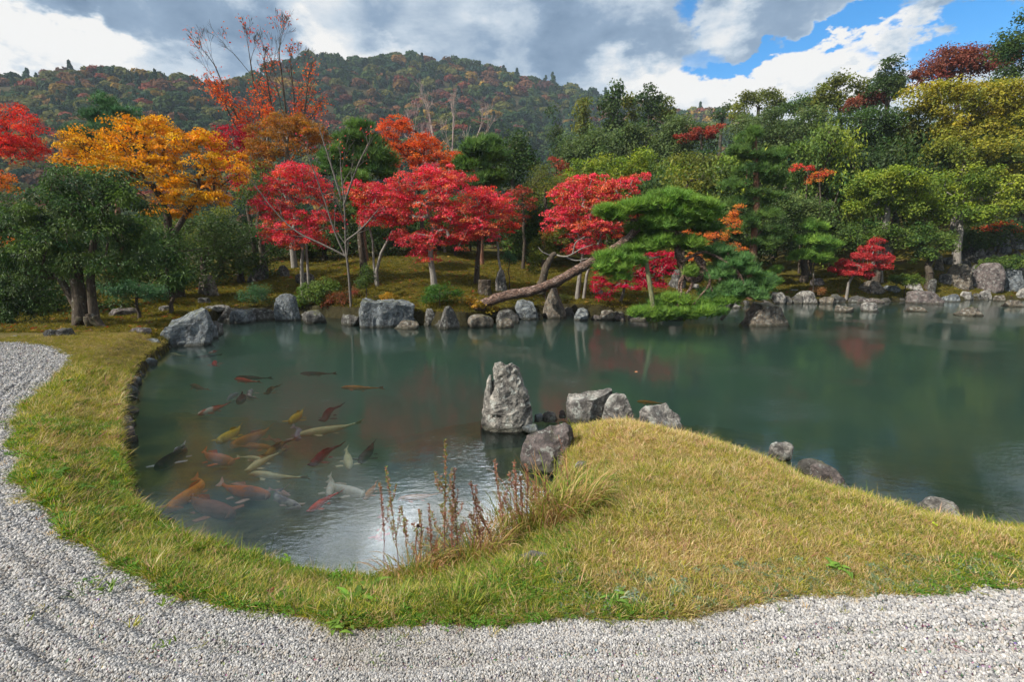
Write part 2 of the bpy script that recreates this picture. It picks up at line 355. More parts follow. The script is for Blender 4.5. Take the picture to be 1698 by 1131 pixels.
def build_terrain():
    th = np.concatenate([np.linspace(-math.pi, -1.15, 70, endpoint=False), np.linspace(-1.15, 1.15, 640, endpoint=False), np.linspace(1.15, math.pi, 70, endpoint=False)])
    r = [0.25]
    while r[-1] < 900:
        k = r[-1]; r.append(k + (0.06 if k < 1.4 else max(.03, k * .0125) if k < 9 else k * .009 if k < 45 else k * .03))
    r = np.array(r); T, R = np.meshgrid(th, r); X = (R * np.sin(T)).ravel(); Y = (R * np.cos(T)).ravel()
    d = sdf(np.stack([X, Y], 1), POND); g = sdf(np.stack([X, Y], 1), GRAV)
    Z = ground_z(X, Y, d)
    Z += np.where(g < 0, furrow(X, Y, g), 0)
    V = np.stack([X, Y, Z], 1)
    nr, nt = R.shape; i = np.arange(nr - 1)[:, None] * nt; j = np.arange(nt)[None, :]; j2 = (j + 1) % nt
    Q = np.stack([i + j, i + nt + j, i + nt + j2, i + j2], -1).reshape(-1, 4)[:, ::-1]
    # colours: turf, moss, bare earth, pond bed; undercut shade painted dark along the far bank
    n = vnoise(V, .9, 3, 11); n2 = vnoise(V, 3.5, 3, 12); n4 = vnoise(V, .35, 2, 14)
    def L3(a, b, f): return np.array(a)[None] * (1 - f[:, None]) + np.array(b)[None] * f[:, None]
    turf = L3((.105, .10, .025), (.17, .13, .055), ss(n * .5 + .5))
    moss = L3((.07, .068, .012), (.13, .105, .016), ss(n * .6 + .5)); brown = np.array([.07, .04, .025])
    fb = ss((n2 + n) * .9 - .25) * .75; moss = moss * (1 - fb[:, None]) + brown * fb[:, None]
    C = np.where((Y > 11)[:, None], moss, turf)
    soil_shade = ss(1 - d / np.where(Y > 11, .34, .14)) * np.where(Y > 11, .95, .6); C = C * (1 - soil_shade[:, None]) + np.array([.035, .028, .016]) * soil_shade[:, None]  # near rim is bare earth; far rim painted darker as the bank's undercut shade
    bedc = L3((.22, .21, .03), (.07, .08, .018), ss(n2 * .8 + .4)); redp = ss(n * 1.6 - .5)[:, None]; bedc = bedc * (1 - .5 * redp) + np.array([.07, .03, .012]) * .5 * redp
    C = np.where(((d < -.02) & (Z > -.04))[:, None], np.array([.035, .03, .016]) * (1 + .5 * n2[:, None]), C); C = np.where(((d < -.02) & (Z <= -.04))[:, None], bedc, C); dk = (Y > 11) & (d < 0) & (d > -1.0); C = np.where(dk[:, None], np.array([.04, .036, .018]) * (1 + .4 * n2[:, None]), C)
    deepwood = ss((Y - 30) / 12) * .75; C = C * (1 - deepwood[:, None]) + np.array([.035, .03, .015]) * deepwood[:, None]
    return V, Q, C, d, g, R.ravel()
def furrow(X, Y, g):
    # raked ridges run along the turf edge
    a = ss((-g - .12) / .15) * np.where((Y < 3.2) & (X > -2.2), 1, .5)
    wob = .35 * vnoise(np.stack([X, Y, 0 * X], 1), .9, 2, 31)
    return -.01 + .019 * a * np.sin(g * 2 * math.pi / .125 + wob * 2.2) + .006 * vnoise(np.stack([X, Y, 0 * X], 1), 3.0, 3, 33)

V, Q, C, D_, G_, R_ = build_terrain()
mg = Mat('turf_ground', .95, .1); c_ = mg.attr(); nn_ = mg.noise(mg.pos(), 38, 6, .7); n2_ = mg.noise(mg.pos(), 7, 5, .6)
c_ = mg.mix(.55, c_, mg.ramp(nn_, [(.3, (.35, .35, .33)), (.7, (1.25, 1.25, 1.1))]), 'MULTIPLY'); c_ = mg.mix(.5, c_, mg.ramp(n2_, [(.3, (.45, .45, .4)), (.7, (1.25, 1.25, 1.2))]), 'MULTIPLY')
mg.L(c_, mg.p.inputs['Base Color']); mg.L(mg.bump(nn_, 1.0, .03, mg.bump(n2_, .8, .08)), mg.p.inputs['Normal'])
mp_ = Mat('gravel_bed', .95, .1); vv_ = mp_.N('ShaderNodeTexVoronoi'); vv_.inputs['Scale'].default_value = 85; mp_.L(mp_.pos(), vv_.inputs['Vector'])
mp_.L(mp_.mix(.85, mp_.ramp(vv_.outputs['Distance'], [(.1, (.40, .39, .38)), (.6, (.08, .075, .07))]), mp_.mix(.5, (.3, .3, .3), vv_.outputs['Color'], 'MIX'), 'OVERLAY'), mp_.p.inputs['Base Color'])
fc = V[Q].mean(1); rr = np.hypot(fc[:, 0], fc[:, 1]); gq = G_[Q].mean(1)
mh_ = Mat('hill_soil', .95, .1); hn_ = mh_.noise(mh_.pos(), .08, 6, .7); mh_.L(mh_.ramp(hn_, [(.3, (.02, .025, .012)), (.7, (.06, .045, .02))]), mh_.p.inputs['Base Color'])
def sub(name, mask, mat):
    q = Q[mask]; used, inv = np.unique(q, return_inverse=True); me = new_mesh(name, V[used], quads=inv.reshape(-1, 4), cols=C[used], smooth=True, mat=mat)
    return tag(link(name, me), kind='structure')
isg = (gq < 0) & (fc[:, 1] < 14)
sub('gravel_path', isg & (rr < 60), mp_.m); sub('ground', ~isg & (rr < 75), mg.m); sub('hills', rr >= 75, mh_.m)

# ------------------------------------------------------------------ water: a closed body of murky green water
def build_water():
    x0, x1, y0, y1, zb = -9.5, 32.5, 2.2, 24.5, -1.75
    nx, ny = 2, 2
    vs = [(x0, y0, 0), (x1, y0, 0), (x1, y1, 0), (x0, y1, 0), (x0, y0, zb), (x1, y0, zb), (x1, y1, zb), (x0, y1, zb)]
    qs = [(0, 1, 2, 3), (7, 6, 5, 4), (0, 4, 5, 1), (1, 5, 6, 2), (2, 6, 7, 3), (3, 7, 4, 0)]
    m = Mat('pond_water'); nt = m.nt; nt.nodes.remove(m.p)
    fr = m.N('ShaderNodeFresnel'); fr.inputs['IOR'].default_value = 1.333
    gl = m.N('ShaderNodeBsdfGlossy'); gl.inputs['Roughness'].default_value = .006; gl.inputs['Color'].default_value = (1, 1, 1, 1)
    tr = m.N('ShaderNodeBsdfTransparent')
    mx = m.N('ShaderNodeMixShader'); m.L(tr.outputs[0], mx.inputs[1]); m.L(gl.outputs[0], mx.inputs[2]); m.L(mx.outputs[0], m.out.inputs[0])
    v = m.pos((.55, 1.5, 1)); a = m.noise(v, 1.6, 3, .5, .4); b = m.noise(m.pos((1, 2.0, 1)), 9, 3, .6, .3)
    patch = m.rng(m.noise(m.pos(), .35, 3, .5), .48, .68, .15, 1)
    hb = m.math('MULTIPLY', b, patch)
    b1 = m.bump(a, .018, .12); b2 = m.bump(hb, .24, .03, b1)
    m.L(b2, gl.inputs['Normal']); m.L(b2, fr.inputs['Normal']); m.L(fr.outputs[0], mx.inputs[0])
    pv = m.N('ShaderNodeVolumePrincipled'); pv.inputs['Color'].default_value = (.40, .67, .51, 1); pv.inputs['Density'].default_value = WATER_DENS
    pv.inputs['Anisotropy'].default_value = .0
    m.L(pv.outputs[0], m.out.inputs['Volume'])
    o = link('pond_water', new_mesh('pond_water', vs, quads=qs, mat=m.m)); tag(o, kind='structure')
WATER_DENS = .95
build_water()
# ------------------------------------------------------------------ plant builders
def unit(v): return v / np.maximum(1e-9, np.linalg.norm(v, axis=-1, keepdims=True))
def rdir(n): return unit(rng.normal(size=(n, 3)))
def tubes(P, par, rad, sides=5):
    """skeleton edges (parent->node) as tapered tubes"""
    P = np.asarray(P); par = np.asarray(par); rad = np.asarray(rad)
    i = np.where(par >= 0)[0]; A = P[par[i]]; B = P[i]; ra = rad[par[i]]; rb = rad[i]; ra = np.minimum(ra, rb * 1.35 + .001)
    d = unit(B - A); ref = np.where((np.abs(d[:, 2]) > .9)[:, None], np.array([1., 0, 0]), np.array([0, 0, 1.])); s = unit(np.cross(d, ref)); t = np.cross(d, s)
    B = B + d * rb[:, None] * .3
    an = np.arange(sides) / sides * 2 * math.pi; cs, sn = np.cos(an), np.sin(an)
    off = s[:, None, :] * cs[None, :, None] + t[:, None, :] * sn[None, :, None]
    va = A[:, None, :] + off * ra[:, None, None]; vb = B[:, None, :] + off * rb[:, None, None]
    V = np.concatenate([va, vb], 1).reshape(-1, 3); n = len(i); base = np.arange(n)[:, None] * 2 * sides
    k = np.arange(sides)[None, :]; k2 = (k + 1) % sides
    return V, np.stack([base + k, base + k2, base + sides + k2, base + sides + k], -1).reshape(-1, 4)
def swept(path, radii, sides=10, seed=0, bumpy=.12, closed_end=True):
    """a smooth thick trunk swept along a polyline"""
    P = np.asarray(path, float); R = np.asarray(radii, float)
    n = len(P); m = (n - 1) * 6 + 1; s = np.linspace(0, n - 1, m); i = np.clip(s.astype(int), 0, n - 2); f = s - i
    P0 = P[np.maximum(i - 1, 0)]; P1 = P[i]; P2 = P[i + 1]; P3 = P[np.minimum(i + 2, n - 1)]; f = f[:, None]
    C = .5 * ((2 * P1) + (-P0 + P2) * f + (2 * P0 - 5 * P1 + 4 * P2 - P3) * f ** 2 + (-P0 + 3 * P1 - 3 * P2 + P3) * f ** 3)
    r = np.interp(s, np.arange(n), R); T = unit(np.gradient(C, axis=0)); ref = np.array([.13, .97, .21]); S = unit(np.cross(T, ref)); U = np.cross(S, T)
    an = np.arange(sides) / sides * 2 * math.pi
    off = S[:, None, :] * np.cos(an)[None, :, None] + U[:, None, :] * np.sin(an)[None, :, None]
    V = (C[:, None, :] + off * r[:, None, None]).reshape(-1, 3)
    nz = vnoise(V, 3.0 / max(.05, R.max()) * .35, 3, seed); V = V + off.reshape(-1, 3) * (nz * bumpy * np.repeat(r, sides))[:, None]
    k = np.arange(sides); Q = []
    a = (np.arange(m - 1) * sides)[:, None]; Q = np.stack([a + k, a + (k + 1) % sides, a + sides + (k + 1) % sides, a + sides + k], -1).reshape(-1, 4)
    tr = []
    V = np.vstack([V, C[-1:], C[:1]]); e = (m - 1) * sides
    tr = [(e + j, e + (j + 1) % sides, len(V) - 2) for j in range(sides)] + [((j + 1) % sides, j, len(V) - 1) for j in range(sides)]
    return V, Q, np.array(tr)
def leaves(P, nrm, size, aspect, cols, axis=None, fold=.25):
    """one bent diamond per point"""
    n = len(P); nrm = unit(nrm); ax = unit(np.cross(nrm, rdir(n))) if axis is None else unit(axis)
    sd_ = unit(np.cross(nrm, ax)); size = np.broadcast_to(size, (n,))[:, None]
    a = P - ax * size * .5; b = P + sd_ * size * .5 * aspect + nrm * size * fold * .3; c = P + ax * size * .5 - nrm * size * fold * .4; d = P - sd_ * size * .5 * aspect + nrm * size * fold * .3
    V = np.stack([a, b, c, d], 1).reshape(-1, 3); Q = np.arange(4 * n).reshape(-1, 4)
    return V, Q, np.repeat(cols, 4, 0)
def pal(names, n, jit=.12):
    """pick colours (linear albedo) per item from a palette with weights"""
    c = np.array([x for x in names], float); k = rng.integers(0, len(c), n); o = c[k] * (1 + rng.normal(size=(n, 1)) * jit) + rng.normal(size=(n, 3)) * .006
    return np.clip(o, .004, .9)
PAL = {
 'red': [(.60, .045, .045), (.68, .07, .05), (.50, .03, .045), (.66, .14, .05)],
 'pinkred': [(.68, .06, .12), (.60, .04, .10), (.72, .11, .13), (.50, .04, .06), (.62, .13, .07), (.62, .22, .08)],
 'crimson': [(.36, .008, .03), (.28, .008, .025), (.42, .015, .04)],
 'dullred': [(.30, .05, .04), (.38, .06, .04), (.22, .05, .03), (.33, .09, .05)],
 'orangered': [(.60, .10, .02), (.55, .06, .025), (.62, .16, .03)],
 'orange': [(.60, .22, .03), (.55, .16, .04), (.50, .26, .04), (.58, .12, .04)],
 'yellow': [(.68, .34, .012), (.66, .28, .012), (.60, .36, .02), (.64, .22, .02), (.50, .30, .02)],
 'bronze': [(.36, .15, .025), (.30, .16, .03), (.24, .13, .025), (.42, .15, .03)],
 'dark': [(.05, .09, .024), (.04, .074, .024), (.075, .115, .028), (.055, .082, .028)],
 'deep': [(.042, .082, .026), (.06, .115, .03), (.10, .16, .03), (.033, .062, .024)],
 'mid': [(.085, .145, .026), (.06, .115, .026), (.13, .18, .03), (.05, .09, .026)],
 'olive': [(.13, .155, .028), (.095, .125, .026), (.18, .185, .032)],
 'lime': [(.20, .27, .03), (.14, .21, .03), (.27, .30, .035), (.09, .15, .03)],
 'yelgreen': [(.20, .22, .03), (.14, .18, .03), (.28, .25, .03), (.10, .14, .03)],
 'gold': [(.34, .28, .03), (.22, .22, .03), (.40, .31, .04), (.15, .18, .03), (.26, .25, .03)],
 'grey': [(.095, .14, .045), (.075, .12, .04), (.13, .17, .05)],
 'pine': [(.08, .15, .035), (.06, .12, .035), (.11, .19, .04)],
 'brightpine': [(.13, .25, .04), (.10, .20, .04), (.19, .31, .05)],
 'bluepine': [(.06, .14, .06), (.05, .115, .055), (.08, .17, .065)],
 'redbrown': [(.22, .06, .04), (.26, .08, .05), (.18, .07, .045)],
 'fern': [(.45, .24, .03), (.35, .22, .03), (.25, .20, .03)],
}
def skeleton(roots, targets, step=.35, jit=.10, droop=0.0):
    """roots: list of polylines with nodes; targets joined one by one to the nearest node"""
    P = []; par = []
    for poly in roots:
        for i, p in enumerate(poly):
            P.append(np.asarray(p, float)); par.append(len(P) - 2 if i else -1)
    nroot = len(P); tips = []
    base = P[0]; T = np.asarray(targets); order = np.argsort(np.linalg.norm(T - P[-1], axis=1))
    buf = np.zeros((nroot + len(T) * 14 + 10, 3)); buf[:nroot] = P; cnt = nroot; first = 1 if nroot > 1 else 0
    for t in T[order]:
        A = buf[first:cnt]; v = t - A; dd = np.linalg.norm(v, axis=1); cost = dd * (1 + .45 * np.maximum(0, -v[:, 2]) / np.maximum(dd, .01)) + np.where(np.arange(first, cnt) < nroot, .0, .06)
        k = int(np.argmin(cost)) + first; a = buf[k]; L = np.linalg.norm(t - a); n = max(1, min(12, int(L / step)))
        bow = rng.normal(size=3) * L * .06 + np.array([0, 0, L * .10 - droop * L])
        prev = k
        for s in range(1, n + 1):
            f = s / n; q = a + (t - a) * f + bow * math.sin(f * math.pi) + rng.normal(size=3) * jit * step * (f < 1)
            buf[cnt] = q; par.append(prev); prev = cnt; cnt += 1
        tips.append(prev)
    return buf[:cnt].copy(), np.array(par), np.array(tips), nroot
def pipe(P, par, tips, rt, power=.5, rmax=1.):
    n = len(P); w_ = np.zeros(n); w_[tips] = 1
    for i in range(n - 1, 0, -1):
        if par[i] >= 0: w_[par[i]] += w_[i]
    return np.minimum(rmax, rt * np.maximum(w_, 1) ** power)
NTRI = [0]
def foliage(C, R, n_per, size, aspect, palette, flat, style, clumpvar=.22, upb=.7):
    """leaves gathered in clumps at C with radii R"""
    VV = []; QQ = []; CC = []
    k = len(C); idx = np.repeat(np.arange(k), np.maximum(3, (n_per * rng.uniform(.7, 1.3, k))).astype(int)); n = len(idx)
    cc = pal(palette, k, clumpvar); cl = cc[idx] * (1 + rng.normal(size=(n, 1)) * .14); cl2 = pal(palette, n, .12); cl = np.clip(cl * .6 + cl2 * .4, .004, .9)
    if style == 'pine':
        # tufts of needles standing on the pad
        dirv = rdir(n); rad = rng.random(n) ** .45; off = dirv * rad[:, None] * R[idx][:, None]; off[:, 2] *= flat; base = C[idx] + off
        m = 12; b = np.repeat(base, m, 0); t = unit(rdir(n * m) + np.array([0, 0, .95]) + np.repeat(off, m, 0) * .5); L = np.repeat(rng.uniform(.8, 1.2, n), m)[:, None] * size
        s = unit(np.cross(t, rdir(n * m))); w2 = size * aspect * .5
        V = np.stack([b - s * w2, b + s * w2, b + t * L], 1).reshape(-1, 3); T = np.arange(3 * n * m).reshape(-1, 3)
        NTRI[0] += len(T); c3 = np.repeat(cl, m, 0) * rng.uniform(.8, 1.25, (n * m, 1)); return V, None, T, np.repeat(c3, 3, 0)
    dirv = rdir(n); rad = rng.random(n) ** .5; off = dirv * (rad * R[idx])[:, None]; off[:, 2] *= flat
    if style == 'layer': off[:, 2] -= .25 * (off[:, 0] ** 2 + off[:, 1] ** 2) / R[idx]
    P = C[idx] + off
    nrm = rdir(n) * .9 + np.array([0, 0, upb]) + unit(off) * .5
    axis = None
    if style == 'droop': axis = unit(unit(off) + np.array([0, 0, -.9]) + rdir(n) * .5); nrm = np.cross(axis, rdir(n))
    sz = size * rng.uniform(.65, 1.25, n)
    V, Q, c = leaves(P, nrm, sz, aspect, cl, axis); NTRI[0] += 2 * len(Q)
    return V, Q, None, c
def clumps(lobes, Y, rc, dens=1.0, hollow=.35, ysq=.85):
    """lobes: (px,py,rx,ry[,dY]) in picture units at distance Y -> clump centres"""
    out = []; rr = []
    for lb in lobes:
        px, py, rx, ry = lb[:4]; dy = lb[4] if len(lb) > 4 else 0.0
        c = PD(px, py, Y + dy); k = (Y + dy) / F; a = rx * k * .93; b = a * ysq; h = ry * k
        vol = (a * b * h) ** (1 / 3.); n = max(3, int(dens * 5.0 * (a * b + a * h + b * h) / 3 / rc ** 2))
        q = rdir(n) * (hollow + (1 - hollow) * rng.random((n, 1))) ** (1 / 2.0)
        q[:, 2] = np.where(q[:, 2] < -.55, -q[:, 2] * rng.random(n), q[:, 2])
        out.append(c + q * np.array([a, b, h]) * .92); rr.append(rc * rng.uniform(.65, 1.3, n))
    return np.vstack(out), np.concatenate(rr)
def tree(name, label, cat, lobes, Y, palette, base=None, rc=.35, n_per=45, leaf=.07, aspect=.6, flat=.6, style='layer', dens=1.0, bark=None, tr=.09, mat=None, trunks=None,
         group=None, hollow=.35, rt=.006, extra_bare=0, clumpvar=.2, crown='crown', lean=0., limbs=True, twig_n=None, power=.5, upb=.7, ground=None, _try=0):
    rc0, n_per0, leaf0, flat0, dens0 = rc, n_per, leaf, flat, dens
    if name == 'maple_tree' and rc > .2: rc *= .8; flat *= .62; n_per *= .9; leaf *= .82; clumpvar = .3; dens *= .92
    if Y > 22 and style == 'ball': leaf *= 1.3; n_per *= 1.15
    C, R = clumps(lobes, Y, rc, dens, hollow)
    cx, cy = C[:, 0].mean(), C[:, 1].mean()
    if base is not None:
        b = hit(*base) if base[1] is not None else PD(base[0], 430, Y)
        sc_ = 1.0
        if abs(b[1] - Y) > .8: b = PD(base[0], base[1] or 430, Y)
        b = np.array([b[0], b[1], 0]); b[2] = gz(b[0], b[1])
    else: b = np.array([cx, cy, gz(cx, cy)])
    # nothing but the props may root in the water: step back along the line of sight until the foot is on the bank
    _d = float(sdf(np.array([[b[0], b[1]]]), POND)[0])
    if _d < .12 and Y < 27 and _try < 12: return tree(name, label, cat, lobes, Y + .4, palette, base, rc0, n_per0, leaf0, aspect, flat0, style, dens0, bark, tr, mat, trunks, group, hollow, rt, extra_bare, clumpvar, crown, lean, limbs, twig_n, power, upb, ground, _try + 1)
    if _try: print('moved', label, round(Y, 2), round(_d, 2))
    gC = ground_z(C[:, 0], C[:, 1]); ok = C[:, 2] > gC + .12; C, R = C[ok], R[ok]
    if len(C) < 3: print('TREE UNDERGROUND', label); return None
    e = empty(name, b, label, cat, group)
    low = np.percentile(C[:, 2], 12); top = C[:, 2].max()
    mids = np.array([cx * .6 + b[0] * .4, cy * .6 + b[1] * .4, max(b[2] + .3, low * .75 + top * .25)])
    if trunks is None:
        n = 6; f = np.linspace(0, 1, n)[:, None]; pt = b + (mids - b) * f; pt += rng.normal(size=pt.shape) * .03 * np.linalg.norm(mids - b) * np.sin(f * math.pi); pt[0] = b - np.array([0, 0, .1]); roots = [pt]; 
    else: roots = [np.array([p if len(p) == 3 else PD(p[0], p[1], Y) for p in t_]) for t_ in trunks]
    for r_ in roots: r_[0, 2] = min(r_[0, 2], gz(r_[0, 0], r_[0, 1])) - .06
    T = C if twig_n is None else C[rng.permutation(len(C))[:twig_n]]
    # each trunk serves its own share of the crown
    bm = bark or M_BARK
    own = np.argmin(np.stack([np.linalg.norm(T - r_[-1], axis=1) for r_ in roots]), 0)
    for k, r_ in enumerate(roots):
        TT = T[own == k]
        if len(TT) < 2: TT = T[:3]
        P, par, tips, nr = skeleton([r_], TT, step=max(.18, rc * .8)); rad = pipe(P, par, tips, rt, power)
        mx = rad[0]; trk = tr / math.sqrt(len(roots)) if k else tr
        prof = trk * np.linspace(1.15, .72, nr); prof[0] *= 1.35; rad = np.minimum(rad, trk * .62); rad[:nr] = np.maximum(rad[:nr] * 0, prof)
        V, Qs = tubes(P - b, par, rad, 6); me = new_mesh('trunk', V, quads=Qs, smooth=True, mat=bm); NTRI[0] += 2 * len(Qs)
        o = link('trunk', me, e)
    if n_per > 0:
        V, Qs, Ts, cc = foliage(C - b, R, n_per, leaf, aspect, PAL[palette] if isinstance(palette, str) else palette, flat, style, clumpvar, upb)
        me = new_mesh(crown, V, quads=Qs, tris=Ts, cols=cc, smooth=False, mat=mat or (M_NEEDLE if style == 'pine' else M_LEAF)); link(crown, me, e)
    return e

def bare(name, label, stems, Y, bark, r0, depth=5, leafn=0, leafsize=.1, palette='red', upw=.25, spread=.5, dense=3, lenf=.62, leaf_below=None):
    """open twiggy tree: limbs follow the given stems, then fork upward"""
    stems = [[PD(p[0], p[1], Y + (p[2] if len(p) > 2 else 0)) for p in st] for st in stems]
    b = stems[0][0].copy(); b[2] = gz(b[0], b[1]) - .05
    e = empty(name, b, label, 'tree')
    P = []; par = []; rad = []; L = []
    def grow(pt, d, ln, r, lev, pi):
        n = 4; cur = pi; q = pt.copy(); dd = d.copy(); nodes = []
        for i in range(n):
            dd = unit(dd + rng.normal(size=3) * .10 + np.array([0, 0, upw * .18])); q = q + dd * ln / n; P.append(q.copy()); par.append(cur); cur = len(P) - 1; rad.append(max(.0026 * Y / 17, r * (1 - .5 * (i + 1) / n))); nodes.append((cur, q.copy(), dd.copy(), rad[-1]))
        if lev >= depth: L.append(q.copy()); return
        m = dense if lev < depth - 1 else dense + 1
        for j in range(m):
            ci, cp, cdir, cr = nodes[min(n - 1, 1 + (j % n))] if j else nodes[-1]
            side = unit(np.cross(cdir, rdir(1)[0])); nd = unit(cdir + side * spread * rng.uniform(.5, 1.2) * (.4 if j == 0 else 1)); L.append(cp.copy())
            grow(cp, nd, ln * lenf * rng.uniform(.8, 1.25), cr * .75, lev + 1, ci)
    for k, st in enumerate(stems):
        if k == 0 or st[0][2] < b[2] + 1.2: st[0] = np.array([st[0][0], st[0][1], gz(st[0][0], st[0][1]) - .08])
        C = chaikin(np.array(st), 2, False); m = len(C); tot = np.linalg.norm(np.diff(C, axis=0), axis=1).sum(); pi = -1
        r1 = r0 * (1 if k == 0 else .75)
        for i, c in enumerate(C):
            P.append(c); par.append(pi); pi = len(P) - 1; rad.append(r1 * (1.15 - .8 * i / m))
            if i > m * .3 and i < m - 1 and i % 2 == 0:
                td = unit(C[i + 1] - C[i]); side = unit(np.cross(td, rdir(1)[0])); grow(c, unit(td + side * spread * 1.3), tot * rng.uniform(.10, .19) , rad[-1] * .55, 2, pi)
        grow(C[-1], unit(C[-1] - C[-2]), tot * .10, rad[-1] * .9, 1, pi)
    V, Q = tubes(np.array(P) - b, par, rad, 5); link('trunk', new_mesh('trunk', V, quads=Q, smooth=True, mat=bark), e); NTRI[0] += 2 * len(Q)
    if leafn:
        L = np.array(L); 
        if leaf_below is not None: zl = PD(0, leaf_below, Y)[2]; pr = 1 / (1 + np.exp((L[:, 2] - zl) / .5)); L = L[rng.random(len(L)) < np.clip(pr, .04, 1)]
        k = rng.integers(0, len(L), leafn); C = L[k] + rng.normal(size=(leafn, 3)) * .12 * Y / 17 - b
        V, Q, cc = leaves(C, rdir(leafn) + [0, 0, .4], leafsize * rng.uniform(.6, 1.2, leafn), .6, pal(PAL[palette], leafn, .2)); link('crown', new_mesh('crown', V, quads=Q, cols=cc, mat=M_LEAF), e)
    return e
# ------------------------------------------------------------------ geometry-node scatter for what nobody could count
def scatter(name, pts, rot, scl, cols, sources, idx, kind='stuff'):
    n = len(pts); me = bpy.data.meshes.new(name); me.vertices.add(n); me.vertices.foreach_set('co', np.asarray(pts, np.float32).ravel())
    a = me.attributes.new('rot', 'FLOAT_VECTOR', 'POINT'); a.data.foreach_set('vector', np.asarray(rot, np.float32).ravel())
    a = me.attributes.new('scl', 'FLOAT_VECTOR', 'POINT'); s = np.asarray(scl, np.float32); s = np.repeat(s[:, None], 3, 1) if s.ndim == 1 else s; a.data.foreach_set('vector', np.ascontiguousarray(s).ravel())
    a = me.attributes.new('col', 'FLOAT_COLOR', 'POINT'); c = np.ones((n, 4), np.float32); c[:, :3] = cols; a.data.foreach_set('color', c.ravel())
    a = me.attributes.new('idx', 'INT', 'POINT'); a.data.foreach_set('value', np.asarray(idx, np.int32))
    me.update(); o = link(name, me); tag(o, kind=kind)
    ng = bpy.data.node_groups.new(name + '_nodes', 'GeometryNodeTree'); ng.interface.new_socket('Geometry', in_out='INPUT', socket_type='NodeSocketGeometry'); ng.interface.new_socket('Geometry', in_out='OUTPUT', socket_type='NodeSocketGeometry')
    N = ng.nodes.new; L = ng.links.new; gi = N('NodeGroupInput'); go = N('NodeGroupOutput'); mp = N('GeometryNodeMeshToPoints'); L(gi.outputs[0], mp.inputs[0]); jn = N('GeometryNodeJoinGeometry')
    def at(nm, t):
        x = N('GeometryNodeInputNamedAttribute'); x.data_type = t; x.inputs[0].default_value = nm; return x
    ar, asc, ai = at('rot', 'FLOAT_VECTOR'), at('scl', 'FLOAT_VECTOR'), at('idx', 'INT')
    for k, src in enumerate(sources):
        so = bpy.data.objects.new('source', src)      # only its mesh data is used by the scatter
        oi = N('GeometryNodeObjectInfo'); oi.inputs[0].default_value = so
        cmp = N('FunctionNodeCompare'); cmp.data_type = 'INT'; cmp.operation = 'EQUAL'; L(ai.outputs[0], cmp.inputs[2]); cmp.inputs[3].default_value = k
        ip = N('GeometryNodeInstanceOnPoints'); L(mp.outputs[0], ip.inputs['Points']); L(cmp.outputs[0], ip.inputs['Selection']); L(oi.outputs['Geometry'], ip.inputs['Instance'])
        e2r = N('FunctionNodeEulerToRotation'); L(ar.outputs[0], e2r.inputs[0]); L(e2r.outputs[0], ip.inputs['Rotation']); L(asc.outputs[0], ip.inputs['Scale']); L(ip.outputs[0], jn.inputs[0])
    L(jn.outputs[0], go.inputs[0]); md = o.modifiers.new('scatter', 'NODES'); md.node_group = ng; return o

# ------------------------------------------------------------------ wooded hills
def crown_src(seed, n, style):
    r = np.random.default_rng(seed); 
    if style == 'round':
        q = unit(r.normal(size=(7, 3))) * .55; q[:, 2] = np.abs(q[:, 2]) * .7 + .3; rr = r.uniform(.38, .58, 7); q = np.vstack([q, [[0, 0, .45]]]); rr = np.append(rr, .7)
    else:
        h = np.linspace(0, 1.5, 8); q = np.stack([r.normal(size=8) * .06, r.normal(size=8) * .06, h], 1); rr = .55 * (1 - h / 1.75)
    k = r.integers(0, len(q), n); d = unit(r.normal(size=(n, 3))); d[:, 2] = np.where(d[:, 2] < -.3, -d[:, 2], d[:, 2])
    P = q[k] + d * rr[k][:, None] * r.uniform(.85, 1.05, (n, 1)); nr = unit(d + r.normal(size=(n, 3)) * .45); ax = unit(np.cross(nr, r.normal(size=(n, 3)))); s2 = np.cross(nr, ax); sz = r.uniform(.10, .2, (n, 1))
    V = np.stack([P - ax * sz, P + s2 * sz * .8, P + ax * sz, P - s2 * sz * .8], 1).reshape(-1, 3)
    return new_mesh('crown_clump', V, quads=np.arange(4 * n).reshape(-1, 4), mat=M_FAR_I)
SRC_HILL = [crown_src(i, 330, 'round') for i in range(5)] + [crown_src(20 + i, 260, 'cone') for i in range(2)]
